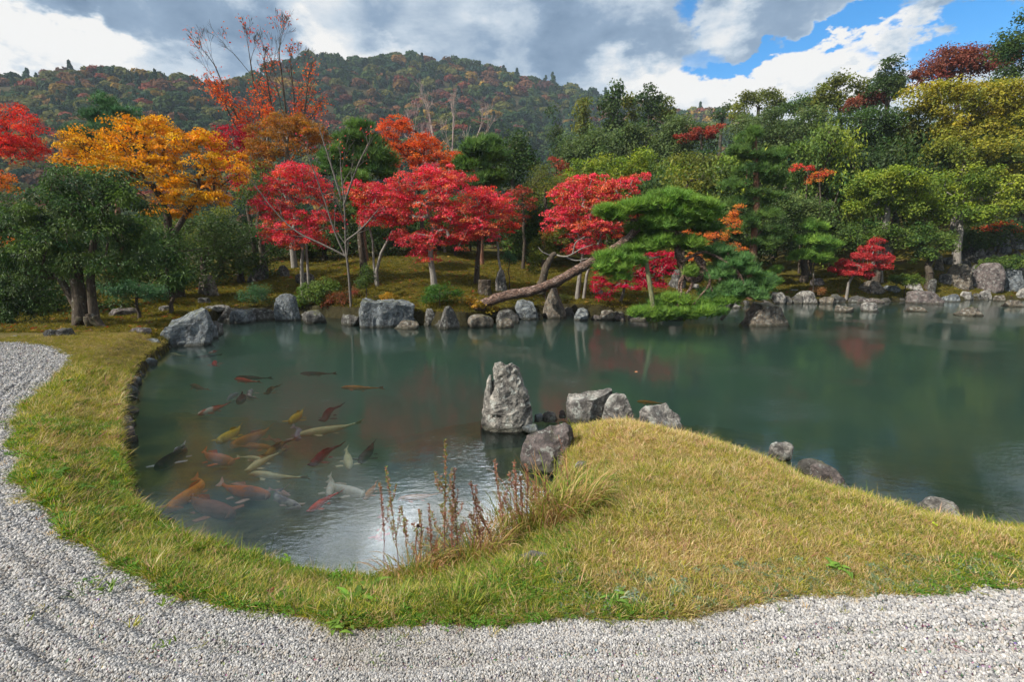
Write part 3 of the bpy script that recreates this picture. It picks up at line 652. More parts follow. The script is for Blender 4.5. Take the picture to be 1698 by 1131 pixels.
def hill_forest():
    pts = []; sc = []; 
    for Y in np.geomspace(78, 430, 74):
        sp = 2.5 + Y * .0115
        for u in np.arange(-1.25, 1.55, sp / Y):
            uu = u + rng.normal() * .35 * sp / Y; yy = Y * (1 + rng.normal() * .011); R = np.interp(uu, [-1.2, -.5, -.4, .1, .6, 2], [230, 250, 340, 390, 330, 300])
            if yy > R * 1.04: continue
            pts.append((uu * yy, yy)); sc.append(sp * rng.uniform(.6, 1.3))
    P = np.array(pts); sc = np.array(sc); z = ground_z(P[:, 0], P[:, 1]); n = len(P)
    P3 = np.stack([P[:, 0], P[:, 1], z - .2 * sc], 1); el = (z - 2) / P[:, 1]; e0 = np.interp(P[:, 0] / P[:, 1], HU, HE)
    A = vnoise(P3 * [1, .7, 1], .014, 2, 51); B = rng.random(n)
    pals = np.array([(.03, .062, .022), (.022, .052, .026), (.05, .08, .022), (.085, .09, .028), (.17, .095, .03), (.15, .07, .035), (.13, .06, .05), (.17, .05, .03), (.25, .16, .03), (.12, .125, .03)])
    f = el / np.maximum(.05, e0)
    warm = np.clip(.27 + .5 * A + .16 * (f < .5), .05, .9)
    k = np.where(B < warm, rng.choice([3, 4, 4, 5, 5, 6, 7, 8, 9], n), rng.choice([0, 0, 0, 1, 1, 2, 2, 9], n)); c = pals[k] * (1 + rng.normal(size=(n, 1)) * .18)
    cone = (k <= 1) & (rng.random(n) < .5); idx = np.where(cone, 5 + rng.integers(0, 2, n), rng.integers(0, 5, n))
    s3 = np.stack([sc, sc, sc * rng.uniform(.75, 1.15, n)], 1) * .78; s3[cone, :2] *= .8
    rot = np.stack([rng.normal(size=n) * .06, rng.normal(size=n) * .06, rng.uniform(0, 6.28, n)], 1)
    o = scatter('wooded_hillside', P3, rot, s3, np.clip(c * .88, .01, .5), SRC_HILL, idx)
    tag(o, 'mixed autumn forest covering the distant hills behind the garden', 'forest'); print('hill trees', n)
hill_forest()

# ------------------------------------------------------------------ filler trees of the dense wood: countable, so each is a thing
def proto_tree(seed, palette, n=2300):
    global rng
    C = []; R = []
    for k in range(26):
        h = rng.random() ** .8; r = (.95 - .55 * abs(h - .35)) * rng.uniform(.35, 1.0); a = rng.uniform(0, 6.28); C.append((r * math.cos(a) * .8, r * math.sin(a) * .8, .25 + h * 1.75)); R.append(rng.uniform(.26, .42))
    V, Q_, _, cc = foliage(np.array(C), np.array(R), n / 26, .085, .6, palette, .75, 'ball', .25)
    P, par, tips, nr = skeleton([np.array([(0, 0, -.3), (0, .03, .3), (.04, 0, .8)])], np.array(C)[:14], .3); rad = pipe(P, par, tips, .012, .5, .06); tv, tq = tubes(P, par, rad, 5)
    return new_mesh('crown', V, quads=Q_, cols=cc, mat=M_LEAF), new_mesh('trunk', tv, quads=tq, mat=M_BARK, smooth=True)
PROTO = {}
def fillers():
    for k, p in enumerate(['dark', 'deep', 'olive', 'mid', 'grey', 'dullred', 'lime']):
        PROTO[p] = [proto_tree(k, PAL[p]), proto_tree(k + 50, PAL[p])]
    sx = [-300, 0, 150, 300, 560, 800, 870, 960, 1100, 1200, 1300, 1400, 1500, 1600, 1700, 2100]
    sy = [330, 335, 345, 350, 330, 320, 300, 275, 262, 225, 205, 195, 185, 170, 130, 90]
    n = 0
    for Y, sp in [(25.5, 2.4), (29, 2.6), (33, 2.9), (38, 3.4), (44, 4), (52, 4.6), (62, 5.5), (74, 7)]:
        for u in np.arange(-1.15, 1.25, sp / Y):
            uu = u + rng.normal() * .25 * sp / Y; yy = Y + rng.normal() * .5; x = uu * yy; px = CX + uu * F * (math.cos(PITCH)); 
            if Y < 27 and (px < 250 or px > 1180): continue
            if Y < 31 and px > 1500: continue
            g = gz(x, yy); base = PZ(0, 0, 0); top = np.interp(px, sx, sy) + rng.uniform(-6, 26) + (14 if Y > 40 else 0)
            zt = PD(px, top, yy)[2]; H = min(zt - g, rng.uniform(5.5, 8.5) * (1 + Y / 160)); 
            if H < 1.2: continue
            s = H / 2.1; w_ = min(max(s, .8), sp * .75) * rng.uniform(.95, 1.25)
            p = rng.choice(['dark', 'deep', 'olive', 'mid', 'grey', 'lime', 'dullred'], p=[.28, .2, .17, .16, .12, .07, .0]) if px > 900 else rng.choice(['dark', 'deep', 'olive', 'mid', 'dullred'], p=[.42, .25, .13, .17, .03])
            cm, tm = PROTO[p][n % 2]; side = 'right' if px > 1150 else 'middle' if px > 600 else 'left'
            tone = {'dark': 'dark green', 'deep': 'dark green', 'olive': 'olive green', 'mid': 'mid green', 'grey': 'grey green', 'lime': 'light green', 'dullred': 'dull red'}[p]
            e = empty('background_tree', (x, yy, g - .1), '%s tree among the dense wood behind the %s part of the garden' % (tone, side), T if False else 'tree', '%s trees of the dense wood, %s' % (tone, side))
            e.scale = (w_, w_, s); e.rotation_euler = (0, 0, rng.uniform(0, 6.28)); link('crown', cm, e); link('trunk', tm, e); n += 1
    print('fillers', n)
fillers()
# ------------------------------------------------------------------ trees of the garden, left to right
T = 'tree'
# --- back row
bare('bare_tree', 'tall half bare maple with sparse red leaves on dark upright twigs', [[(462, 430), (470, 300), (478, 220), (464, 100)], [(458, 330), (430, 270), (395, 200), (357, 110)], [(466, 300), (500, 230), (510, 140)], [(463, 340), (445, 250), (425, 170), (415, 100)], [(455, 360), (410, 300), (375, 260)], [(470, 260), (450, 180), (440, 110)], [(440, 290), (400, 230), (372, 170)], [(480, 250), (490, 190), (482, 110)]], 27, M_BARK, .085, 5, 6500, .12, 'orangered', spread=.42, leaf_below=165)
bare('bare_tree', 'leafless pale grey tree with many upright branches behind the big red maple', [[(738, 425), (735, 320), (722, 250), (715, 205)], [(738, 320), (750, 260), (752, 190)], [(740, 330), (775, 270), (795, 215)], [(734, 330), (705, 270), (685, 215)]], 27, M_BARK_TWIG, .07, 5, 0, spread=.42, lenf=.68)
tree('pine_tree', 'dark pine standing against the hill behind the yellow maple', T,
     [(175, 195, 30, 12), (165, 220, 45, 14), (200, 185, 22, 10), (180, 172, 16, 9), (210, 215, 30, 12), (175, 245, 55, 14), (150, 200, 18, 9)], 30, 'bluepine', rc=.6, n_per=34, leaf=.36, aspect=.10, flat=.5, style='pine', bark=M_BARK_RED, tr=.14)
tree('maple_tree', 'scarlet maple cut by the left edge of the picture', T, [(15, 215, 60, 48), (-60, 230, 70, 60), (45, 240, 30, 22), (20, 250, 60, 22)], 19, 'red', rc=.42, n_per=75, leaf=.09, tr=.12, base=(-30, 430))
tree('maple_tree', 'small orange red maple at the left edge below the scarlet one', T, [(-15, 300, 40, 30), (5, 310, 25, 25), (-20, 410, 40, 30), (10, 400, 20, 15)], 15, 'orange', rc=.28, n_per=50, leaf=.07, tr=.06, base=(-40, 470))
tree('maple_tree', 'dark crimson maple between the yellow and the bronze maples', T, [(385, 228, 38, 24), (410, 250, 30, 25), (420, 290, 40, 30)], 25, 'crimson', rc=.4, n_per=75, leaf=.10, tr=.09)
tree('maple_tree', 'bronze orange maple under the half bare tree', T, [(470, 235, 70, 44), (430, 260, 45, 30), (510, 225, 45, 28), (545, 245, 25, 20), (480, 205, 35, 22)], 24, 'bronze', rc=.42, n_per=80, leaf=.10, tr=.11, bark=M_BARK_GREY)
tree('pine_tree', 'green pine behind the grey bare tree, left of the scarlet crown', T, [(590, 235, 38, 12), (560, 255, 30, 10), (620, 268, 34, 16), (585, 275, 50, 13), (600, 215, 22, 9), (625, 288, 30, 10), (545, 280, 25, 10)], 23, 'pine', rc=.45, n_per=40, leaf=.30, aspect=.10, flat=.5, style='pine', bark=M_BARK_RED, tr=.12)
tree('maple_tree', 'tall fiery orange red maple behind the leafless tree', T, [(655, 215, 32, 20), (645, 240, 28, 20), (680, 260, 50, 26), (700, 240, 35, 20), (730, 270, 45, 25), (660, 200, 18, 12), (765, 285, 28, 20)], 25, 'orangered', rc=.4, n_per=75, leaf=.10, tr=.10)
tree('pine_tree', 'dark rounded pine right of the leafless tree', T, [(800, 250, 34, 12), (785, 275, 28, 10), (825, 265, 24, 11), (805, 235, 20, 9), (790, 305, 40, 13), (820, 300, 24, 10)], 23, 'pine', rc=.40, n_per=44, leaf=.28, aspect=.10, flat=.55, style='pine', bark=M_BARK_RED, tr=.10)
tree('evergreen_tree', 'dark green evergreen behind the rounded pine', T, [(850, 255, 32, 38), (835, 285, 35, 30), (870, 280, 25, 30)], 32, 'dark', rc=.7, n_per=80, leaf=.16, flat=.8, style='ball', tr=.16)
tree('evergreen_tree', 'olive green bush like tree left of the scarlet maple by the leaning pine', T, [(908, 305, 36, 34), (890, 325, 24, 26), (935, 300, 22, 22)], 23, 'olive', rc=.42, n_per=90, leaf=.08, aspect=.4, flat=.8, style='droop', tr=.10)
tree('maple_tree', 'dull red maple in the gap behind the big red maple', T, [(865, 330, 30, 28), (850, 360, 32, 26), (930, 280, 16, 14), (925, 262, 12, 8)], 22.5, 'dullred', rc=.36, n_per=60, leaf=.09, tr=.07)
# skyline group
tree('cypress_tree', 'narrow dark conifer standing alone left of the skyline group', T, [(918, 190, 7, 16), (918, 215, 13, 18), (920, 240, 18, 20), (925, 262, 22, 20)], 52, 'dark', rc=.8, n_per=70, leaf=.22, flat=.8, style='droop', tr=.18, mat=M_LEAF)
for i, (px, py, hw, hh, dy, lb) in enumerate([(968, 195, 16, 32, 0, 'leftmost tall cypress of the skyline group'), (1018, 170, 24, 34, 1, 'open topped dark cypress, second in the skyline group'), (1045, 178, 15, 30, 3, 'slender cypress in the middle of the skyline group'), (1078, 168, 22, 30, 0, 'rightmost broad cypress of the skyline group'), (1100, 185, 12, 26, 2, 'short cypress on the right flank of the skyline group')]):
    tree('cypress_tree', lb, T, [(px, py - hh * .5, hw * .6, hh * .5), (px - hw * .4, py, hw * .7, hh * .5), (px + hw * .4, py + hh * .1, hw * .7, hh * .5), (px, py + hh * .7, hw, hh * .6), (px, py + hh * 1.5, hw, hh * .5)], 54 + dy, 'dark' if i % 2 else 'olive', rc=.85, n_per=60, leaf=.24, flat=.75, style='ball', tr=.2, dens=.8, group='skyline conifers')
tree('evergreen_tree', 'broad grey green tree below the skyline cypresses', T, [(1010, 235, 55, 28), (965, 245, 40, 26), (1060, 240, 40, 26), (1000, 262, 70, 25), (1085, 258, 30, 20)], 42, 'grey', rc=.9, n_per=120, leaf=.16, flat=.8, style='ball', tr=.25)
tree('evergreen_tree', 'grey green tree right of the skyline cypresses', T, [(1130, 215, 38, 24), (1160, 228, 35, 24), (1110, 240, 35, 24), (1120, 262, 50, 24)], 40, 'grey', rc=.85, n_per=110, leaf=.16, flat=.8, style='ball', tr=.2)
tree('evergreen_tree', 'glossy mid green trees edge behind the scarlet maple and leaning pine', T, [(1010, 285, 45, 26), (1060, 275, 40, 24), (1095, 300, 42, 30), (960, 290, 40, 24), (1040, 320, 55, 30)], 28, 'lime', rc=.5, n_per=90, leaf=.10, flat=.75, style='ball', tr=.15)
tree('maple_tree', 'thin dull red tree on the slope above the evergreens', T, [(1160, 222, 26, 10), (1190, 215, 18, 8), (1130, 230, 18, 8)], 38, 'dullred', rc=.55, n_per=60, leaf=.15, tr=.12, style='ball')
# skyline of the right wood
for (lobes, Y, p, lb, rc_) in [
    ([(1205, 182, 15, 12), (1190, 195, 14, 12)], 60, 'dark', 'small round topped evergreen at the left end of the right skyline', .9),
    ([(1268, 160, 26, 15), (1240, 172, 22, 15), (1225, 185, 22, 14), (1280, 180, 26, 16)], 52, 'olive', 'umbrella shaped evergreen on the right skyline', .85),
    ([(1330, 172, 28, 13), (1310, 185, 26, 14), (1350, 185, 24, 14)], 50, 'mid', 'low olive evergreen on the skyline right of the umbrella shaped one', .8),
    ([(1400, 140, 26, 16), (1375, 158, 28, 18), (1420, 150, 20, 22), (1390, 175, 36, 20)], 46, 'olive', 'brownish evergreen crown on the skyline left of the pointed conifer', .8),
    ([(1480, 108, 14, 16), (1475, 130, 24, 18), (1465, 150, 34, 18), (1495, 140, 16, 20)], 42, 'dark', 'dark pointed conifer standing up from the right skyline', .6),
    ([(1600, 110, 60, 22), (1550, 125, 40, 20), (1650, 105, 40, 22), (1575, 95, 40, 14)], 42, 'redbrown', 'reddish brown thinning tree on the upper right skyline', .7),
    ([(1690, 80, 45, 32), (1740, 60, 70, 50), (1665, 75, 22, 14), (1700, 130, 50, 40)], 38, 'deep', 'dark evergreen at the top right corner', .8),
    ([(1450, 165, 30, 12), (1425, 172, 25, 12)], 43, 'redbrown', 'small dull pink tree below the pointed conifer', .5)]:
    tree('skyline_tree', lb, T, lobes, Y, p, rc=rc_, n_per=90, leaf=.17 if Y > 45 else .14, flat=.75, style='ball', tr=.2, clumpvar=.25)
# body of the right wood
for (lobes, Y, p, lb, rc_, lf) in [
    ([(1260, 215, 60, 30), (1310, 225, 55, 34), (1340, 205, 40, 22), (1280, 250, 60, 30), (1350, 240, 40, 25)], 37, 'grey', 'large grey green evergreen on the slope with pale twigs', .75, .13),
    ([(1160, 290, 45, 35), (1130, 275, 35, 26), (1185, 320, 40, 35), (1110, 310, 30, 30)], 30, 'olive', 'brownish green evergreen left of the upright pine', .6, .11),
    ([(1215, 345, 45, 40), (1190, 380, 40, 35), (1230, 300, 40, 30)], 28, 'dark', 'dark leafy evergreen just behind the upright pine', .55, .11),
    ([(1440, 205, 60, 26), (1400, 215, 45, 26), (1490, 215, 45, 28), (1420, 245, 60, 26), (1500, 250, 40, 26)], 33, 'deep', 'wide dark layered evergreen below the skyline conifer', .7, .12),
    ([(1590, 175, 75, 34), (1540, 160, 45, 26), (1650, 165, 50, 30), (1610, 215, 70, 28), (1680, 200, 45, 30)], 31, 'gold', 'yellow leaved tree with bare branches on the upper right slope', .6, .13),
    ([(1600, 250, 70, 34), (1660, 270, 60, 40), (1690, 320, 50, 40), (1720, 230, 50, 50)], 29, 'yelgreen', 'yellow green tree at the right edge', .6, .12),
    ([(1330, 275, 50, 34), (1380, 285, 45, 34), (1350, 310, 50, 30)], 30, 'mid', 'mid green tree behind the bright yellow green crown', .6, .11),
    ([(1450, 280, 50, 24), (1500, 300, 50, 24), (1545, 275, 40, 24)], 30, 'dark', 'dark shaded tree between the yellow leaved and bright green trees', .6, .11),
    ([(1470, 300, 62, 20), (1440, 320, 42, 22), (1510, 310, 34, 18), (1480, 345, 50, 18), (1425, 345, 25, 14), (1530, 330, 20, 12)], 25.5, 'lime', 'bright yellow green broad tree with pale forked stem', .42, .095),
    ([(1590, 305, 50, 30), (1640, 310, 42, 34), (1560, 335, 40, 26), (1620, 350, 60, 28), (1540, 360, 34, 24)], 26, 'lime', 'green broad tree right of the bright yellow green one', .5, .10),
    ([(1345, 365, 42, 40), (1310, 350, 30, 34), (1370, 395, 36, 26), (1330, 400, 36, 22)], 26, 'grey', 'grey green rounded bushy tree right of the upright pine', .45, .09),
    ([(1440, 390, 50, 24), (1490, 400, 44, 22), (1400, 405, 36, 22), (1530, 390, 30, 22)], 25, 'mid', 'low glossy evergreen thicket behind the small red maple', .42, .085),
    ([(1555, 405, 32, 22), (1535, 425, 22, 16)], 24.5, 'mid', 'small evergreen hanging over the rockwork', .38, .08)]:
    tree('broadleaf_tree', lb, T, lobes, Y, p, rc=rc_, n_per=95, leaf=lf, flat=.7, style='ball', tr=.16, bark=M_BARK_GREY if p in ('lime', 'gold') else M_BARK, rt=.009)
tree('maple_tree', 'small scarlet sprig of maple high among the dark trees of the right wood', T, [(1330, 278, 22, 9), (1355, 290, 18, 8)], 28, 'red', rc=.3, n_per=30, leaf=.09, tr=.05)
tree('maple_tree', 'orange sprig of maple in the shade of the right wood', T, [(1365, 288, 20, 9), (1350, 300, 14, 6)], 27.5, 'orange', rc=.28, n_per=26, leaf=.09, tr=.05)
tree('maple_tree', 'reddish low maple in the shade at the right edge', T, [(1640, 378, 24, 8), (1665, 372, 20, 8), (1690, 380, 20, 8)], 28, 'orangered', rc=.32, n_per=30, leaf=.09, tr=.05)
# --- middle row: dark understory behind the maples
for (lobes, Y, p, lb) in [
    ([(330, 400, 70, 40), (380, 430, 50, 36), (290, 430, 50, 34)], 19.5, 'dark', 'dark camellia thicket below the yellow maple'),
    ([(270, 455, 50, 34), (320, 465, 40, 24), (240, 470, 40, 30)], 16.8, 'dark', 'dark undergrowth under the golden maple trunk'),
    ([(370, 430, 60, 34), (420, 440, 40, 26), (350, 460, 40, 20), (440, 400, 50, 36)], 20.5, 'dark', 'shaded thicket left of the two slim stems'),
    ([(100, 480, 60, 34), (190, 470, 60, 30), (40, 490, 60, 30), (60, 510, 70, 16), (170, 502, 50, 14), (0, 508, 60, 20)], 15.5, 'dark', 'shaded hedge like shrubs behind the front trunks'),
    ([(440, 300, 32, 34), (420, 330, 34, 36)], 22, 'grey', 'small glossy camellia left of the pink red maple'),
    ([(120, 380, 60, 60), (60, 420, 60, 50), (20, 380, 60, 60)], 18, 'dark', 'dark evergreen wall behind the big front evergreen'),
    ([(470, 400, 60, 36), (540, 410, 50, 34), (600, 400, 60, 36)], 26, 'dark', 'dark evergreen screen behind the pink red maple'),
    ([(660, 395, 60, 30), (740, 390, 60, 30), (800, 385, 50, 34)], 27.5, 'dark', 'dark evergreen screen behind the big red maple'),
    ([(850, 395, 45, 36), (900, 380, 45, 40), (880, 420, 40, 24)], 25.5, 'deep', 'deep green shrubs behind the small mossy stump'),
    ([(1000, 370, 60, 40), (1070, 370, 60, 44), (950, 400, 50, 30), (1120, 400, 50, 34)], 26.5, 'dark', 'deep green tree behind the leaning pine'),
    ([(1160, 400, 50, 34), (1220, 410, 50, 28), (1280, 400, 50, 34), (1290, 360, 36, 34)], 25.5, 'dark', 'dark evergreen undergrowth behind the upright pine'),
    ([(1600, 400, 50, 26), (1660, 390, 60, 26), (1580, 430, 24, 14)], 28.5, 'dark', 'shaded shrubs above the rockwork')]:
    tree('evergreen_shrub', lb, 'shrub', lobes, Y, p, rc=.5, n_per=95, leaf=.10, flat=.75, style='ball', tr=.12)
# --- yellow maple
tree('maple_tree', 'large golden yellow maple behind the dark front evergreen', T,
     [(215, 232, 48, 40), (150, 245, 52, 36), (265, 225, 40, 36), (320, 255, 58, 42), (375, 280, 40, 36), (120, 260, 30, 22), (240, 285, 75, 38), (320, 318, 68, 30), (285, 345, 45, 22), (350, 330, 40, 16), (178, 275, 50, 28), (262, 205, 20, 18), (345, 225, 20, 15)], 17, 'yellow', base=(290, 440), rc=.34, n_per=72, leaf=.085, aspect=.7, tr=.13, dens=1.1, trunks=[[(292, 452), (280, 400), (278, 360), (262, 320)], [(296, 452), (290, 385), (312, 350), (330, 320)]])
# --- front row maples
tree('maple_tree', 'pink red maple on two slim grey stems at the left of the mossy bank', T,
     [(490, 300, 55, 34), (460, 330, 45, 34), (520, 320, 40, 34), (435, 345, 28, 18), (480, 370, 60, 28), (540, 370, 34, 28), (500, 400, 50, 20), (455, 395, 34, 16), (475, 283, 28, 14)], 17.2, 'pinkred', base=(505, 478), rc=.28, n_per=58, leaf=.072, aspect=.65, bark=M_BARK_GREY, tr=.055, dens=1.1, trunks=[[(501, 480), (500, 440), (502, 410), (490, 370)], [(512, 478), (510, 440), (508, 400), (520, 360)]])
bare('bare_tree', 'slender grey almost leafless tree with forked branches in front of the red maples', [[(581, 492), (578, 450), (573, 415), (572, 350), (565, 280)], [(576, 430), (556, 390), (538, 330), (515, 270)], [(574, 425), (535, 405), (490, 385), (455, 350), (425, 310)], [(573, 400), (600, 380), (625, 350)], [(566, 330), (545, 260), (530, 215)], [(570, 340), (590, 280), (610, 240)]], 16.6, M_BARK_PALE, .045, 4, 160, .07, 'pinkred', spread=.5, dense=2)
tree('maple_tree', 'slim maple with leaning dark stem left of the big red maple', T, [(640, 330, 40, 26), (615, 350, 36, 26), (600, 320, 30, 22), (650, 360, 40, 22)], 18, 'red', base=(625, 485), rc=.28, n_per=55, leaf=.075, bark=M_BARK_GREY, tr=.06, trunks=[[(627, 492), (624, 450), (632, 420), (650, 385)], [(627, 492), (620, 440), (618, 400), (608, 360)]])
tree('maple_tree', 'biggest red maple in the middle of the bank with a pale knotty trunk', T,
     [(700, 310, 60, 34), (650, 325, 50, 30), (600, 318, 34, 22), (760, 320, 60, 34), (810, 345, 40, 30), (700, 350, 60, 30), (640, 360, 50, 26), (760, 365, 60, 28), (730, 400, 60, 22), (800, 385, 44, 24), (680, 395, 40, 18), (730, 290, 40, 20), (830, 330, 24, 18), (705, 425, 30, 14)], 17.3, 'pinkred', base=(720, 486), rc=.29, n_per=66, leaf=.075, aspect=.65, bark=M_BARK_GREY, tr=.10, dens=1.05, trunks=[[(722, 488), (718, 455), (714, 430), (715, 400), (720, 370)]])
tree('maple_tree', 'red maple on a dark stem right of the biggest red maple', T, [(800, 330, 36, 24), (830, 350, 30, 26), (790, 380, 36, 20), (845, 378, 20, 14)], 18.6, 'red', base=(790, 470), rc=.28, n_per=55, leaf=.08, tr=.09, trunks=[[(790, 470), (792, 430), (795, 400), (800, 360)]])
tree('slender_tree', 'thin grey forked sapling behind the upright dark stone', T, [(830, 400, 24, 16), (815, 385, 20, 14)], 17.8, 'dullred', base=(825, 455), rc=.25, n_per=8, leaf=.07, tr=.05, bark=M_BARK_GREY, dens=1.2)
tree('pine_trunk_tree', 'dark straight trunk of a pine behind the red maples', T, [(600, 330, 40, 16), (620, 350, 40, 14), (590, 300, 30, 12)], 20, 'pine', base=(606, 475), rc=.35, n_per=30, leaf=.25, aspect=.1, flat=.5, style='pine', tr=.13, bark=M_BARK)
tree('maple_tree', 'scarlet maple with a branch reaching up to the right, behind the leaning pine', T,
     [(985, 310, 40, 24), (1030, 310, 36, 18), (1062, 292, 14, 14), (940, 325, 34, 24), (965, 345, 50, 30), (1010, 340, 44, 26), (930, 365, 36, 26), (985, 380, 60, 26), (920, 395, 26, 18), (1045, 350, 28, 24), (970, 410, 40, 16), (960, 300, 24, 12), (1046, 305, 16, 12)], 18.2, 'pinkred', base=(975, 480), rc=.27, n_per=64, leaf=.075, aspect=.65, bark=M_BARK_GREY, tr=.07, dens=1.15, trunks=[[(957, 478), (962, 450), (966, 425), (975, 395)], [(968, 482), (973, 455), (985, 425), (995, 395)]])
tree('maple_tree', 'low deep crimson maple beneath the leaning pine', T, [(1010, 450, 36, 24), (1050, 440, 44, 26), (1090, 445, 34, 24), (1000, 475, 26, 14), (1060, 470, 50, 16), (1005, 490, 14, 12), (1100, 425, 30, 16)], 16.8, [(.46, .006, .045), (.38, .006, .035), (.50, .012, .05)], base=(1028, 500), rc=.24, n_per=70, leaf=.065, tr=.05, bark=M_BARK_GREY)
tree('maple_tree', 'orange maple showing behind the right side of the leaning pine', T, [(1180, 395, 40, 22), (1210, 375, 22, 18), (1150, 390, 26, 16), (1205, 415, 34, 16), (1220, 355, 14, 8), (1225, 345, 14, 6), (1165, 425, 30, 12)], 19.5, 'orange', base=(1190, 470), rc=.26, n_per=55, leaf=.075, tr=.06)
tree('maple_tree', 'small layered red maple leaning to the right on the far mossy bank', T,
     [(1455, 400, 14, 6), (1445, 412, 20, 7), (1430, 425, 24, 8), (1460, 428, 24, 9), (1400, 437, 22, 7), (1425, 442, 26, 8), (1385, 447, 14, 5), (1465, 442, 16, 8), (1410, 452, 24, 6), (1440, 455, 12, 5)], 21.5, [(.46, .04, .05), (.54, .06, .06), (.36, .04, .04)], base=(1405, 487), rc=.17, n_per=55, leaf=.06, bark=M_BARK_GREY, tr=.05, dens=1.3, trunks=[[(1404, 489), (1407, 470), (1414, 458), (1425, 445)]])
# young pines / saplings on the right bank
tree('pine_tree', 'tall upright pine with a bare reddish trunk on the right bank', T,
     [(1250, 232, 26, 13), (1235, 255, 30, 12), (1275, 262, 30, 12), (1250, 285, 34, 12), (1222, 310, 24, 10), (1285, 300, 26, 12), (1265, 330, 36, 12), (1228, 340, 26, 10), (1270, 360, 34, 11), (1235, 372, 26, 9), (1280, 385, 26, 10), (1255, 215, 14, 10), (1225, 388, 22, 9), (1262, 405, 30, 9)], 19.5, 'pine', base=(1248, 440), rc=.30, n_per=24, leaf=.24, aspect=.07, flat=.5, style='pine', tr=.14, dens=.9, bark=M_BARK_RED, trunks=[[(1247, 442), (1250, 400), (1254, 350), (1254, 290), (1250, 225)]])
tree('pine_tree', 'young feathery pine with thin double stem between the upright pine and the small red maple', T, [(1345, 400, 30, 12), (1370, 410, 24, 10), (1330, 425, 22, 9), (1365, 430, 24, 9), (1350, 375, 22, 11)], 21, 'brightpine', base=(1352, 440), rc=.25, n_per=30, leaf=.2, aspect=.08, flat=.6, style='pine', tr=.03, bark=M_BARK)
tree('pine_tree', 'very small bright green pine near the water right of the leaning pine', T, [(1275, 465, 18, 14), (1270, 482, 22, 10), (1285, 450, 10, 10)], 17.5, 'brightpine', rc=.16, n_per=22, leaf=.13, aspect=.09, flat=.8, style='pine', tr=.02)
# --- big evergreen in front on the left
tree('evergreen_tree', 'big glossy dark evergreen on clustered trunks at the left front of the pond', T,
     [(150, 320, 70, 40), (90, 350, 70, 44), (200, 345, 62, 40), (40, 380, 60, 44), (140, 385, 95, 44), (225, 400, 50, 36), (80, 420, 80, 34), (170, 440, 80, 30), (20, 430, 50, 34), (240, 440, 30, 20), (120, 300, 40, 22), (185, 300, 34, 20), (60, 455, 40, 14), (205, 462, 30, 10)], 12.0, 'deep', base=(145, 535), rc=.27, n_per=95, leaf=.085, aspect=.38, flat=.7, style='droop', mat=M_GLOSSY, tr=.15, dens=.8, clumpvar=.36,
     trunks=[[(136, 540), (133, 500), (128, 470), (125, 430)], [(158, 538), (153, 500), (150, 465), (152, 420), (160, 380)], [(138, 532), (125, 505), (110, 480), (95, 455)]])
tree('evergreen_shrub', 'dark leafy shrub filling the left edge below the front evergreen', 'shrub', [(20, 490, 60, 30), (70, 500, 34, 22), (-20, 460, 50, 40), (45, 465, 40, 20), (20, 520, 56, 16), (-40, 520, 50, 18)], 12.8, 'deep', rc=.24, n_per=90, leaf=.075, aspect=.45, flat=.8, style='droop', mat=M_GLOSSY, tr=.06)
tree('evergreen_shrub', 'spreading blue green shrub right of the front evergreen trunks', 'shrub', [(225, 485, 48, 18), (200, 478, 34, 16), (255, 490, 30, 14)], 14.2, 'bluepine', rc=.22, n_per=85, leaf=.06, aspect=.45, flat=.7, style='ball', mat=M_GLOSSY, tr=.04)
tree('laurel_shrub', 'bright leaved laurel below the yellow maple', 'shrub', [(270, 430, 30, 36), (290, 455, 26, 30), (262, 400, 34, 26), (285, 480, 20, 18)], 14.8, [(.06, .12, .025), (.09, .15, .03), (.04, .08, .025)], rc=.26, n_per=60, leaf=.12, aspect=.35, flat=.8, style='droop', mat=M_GLOSSY, tr=.05)
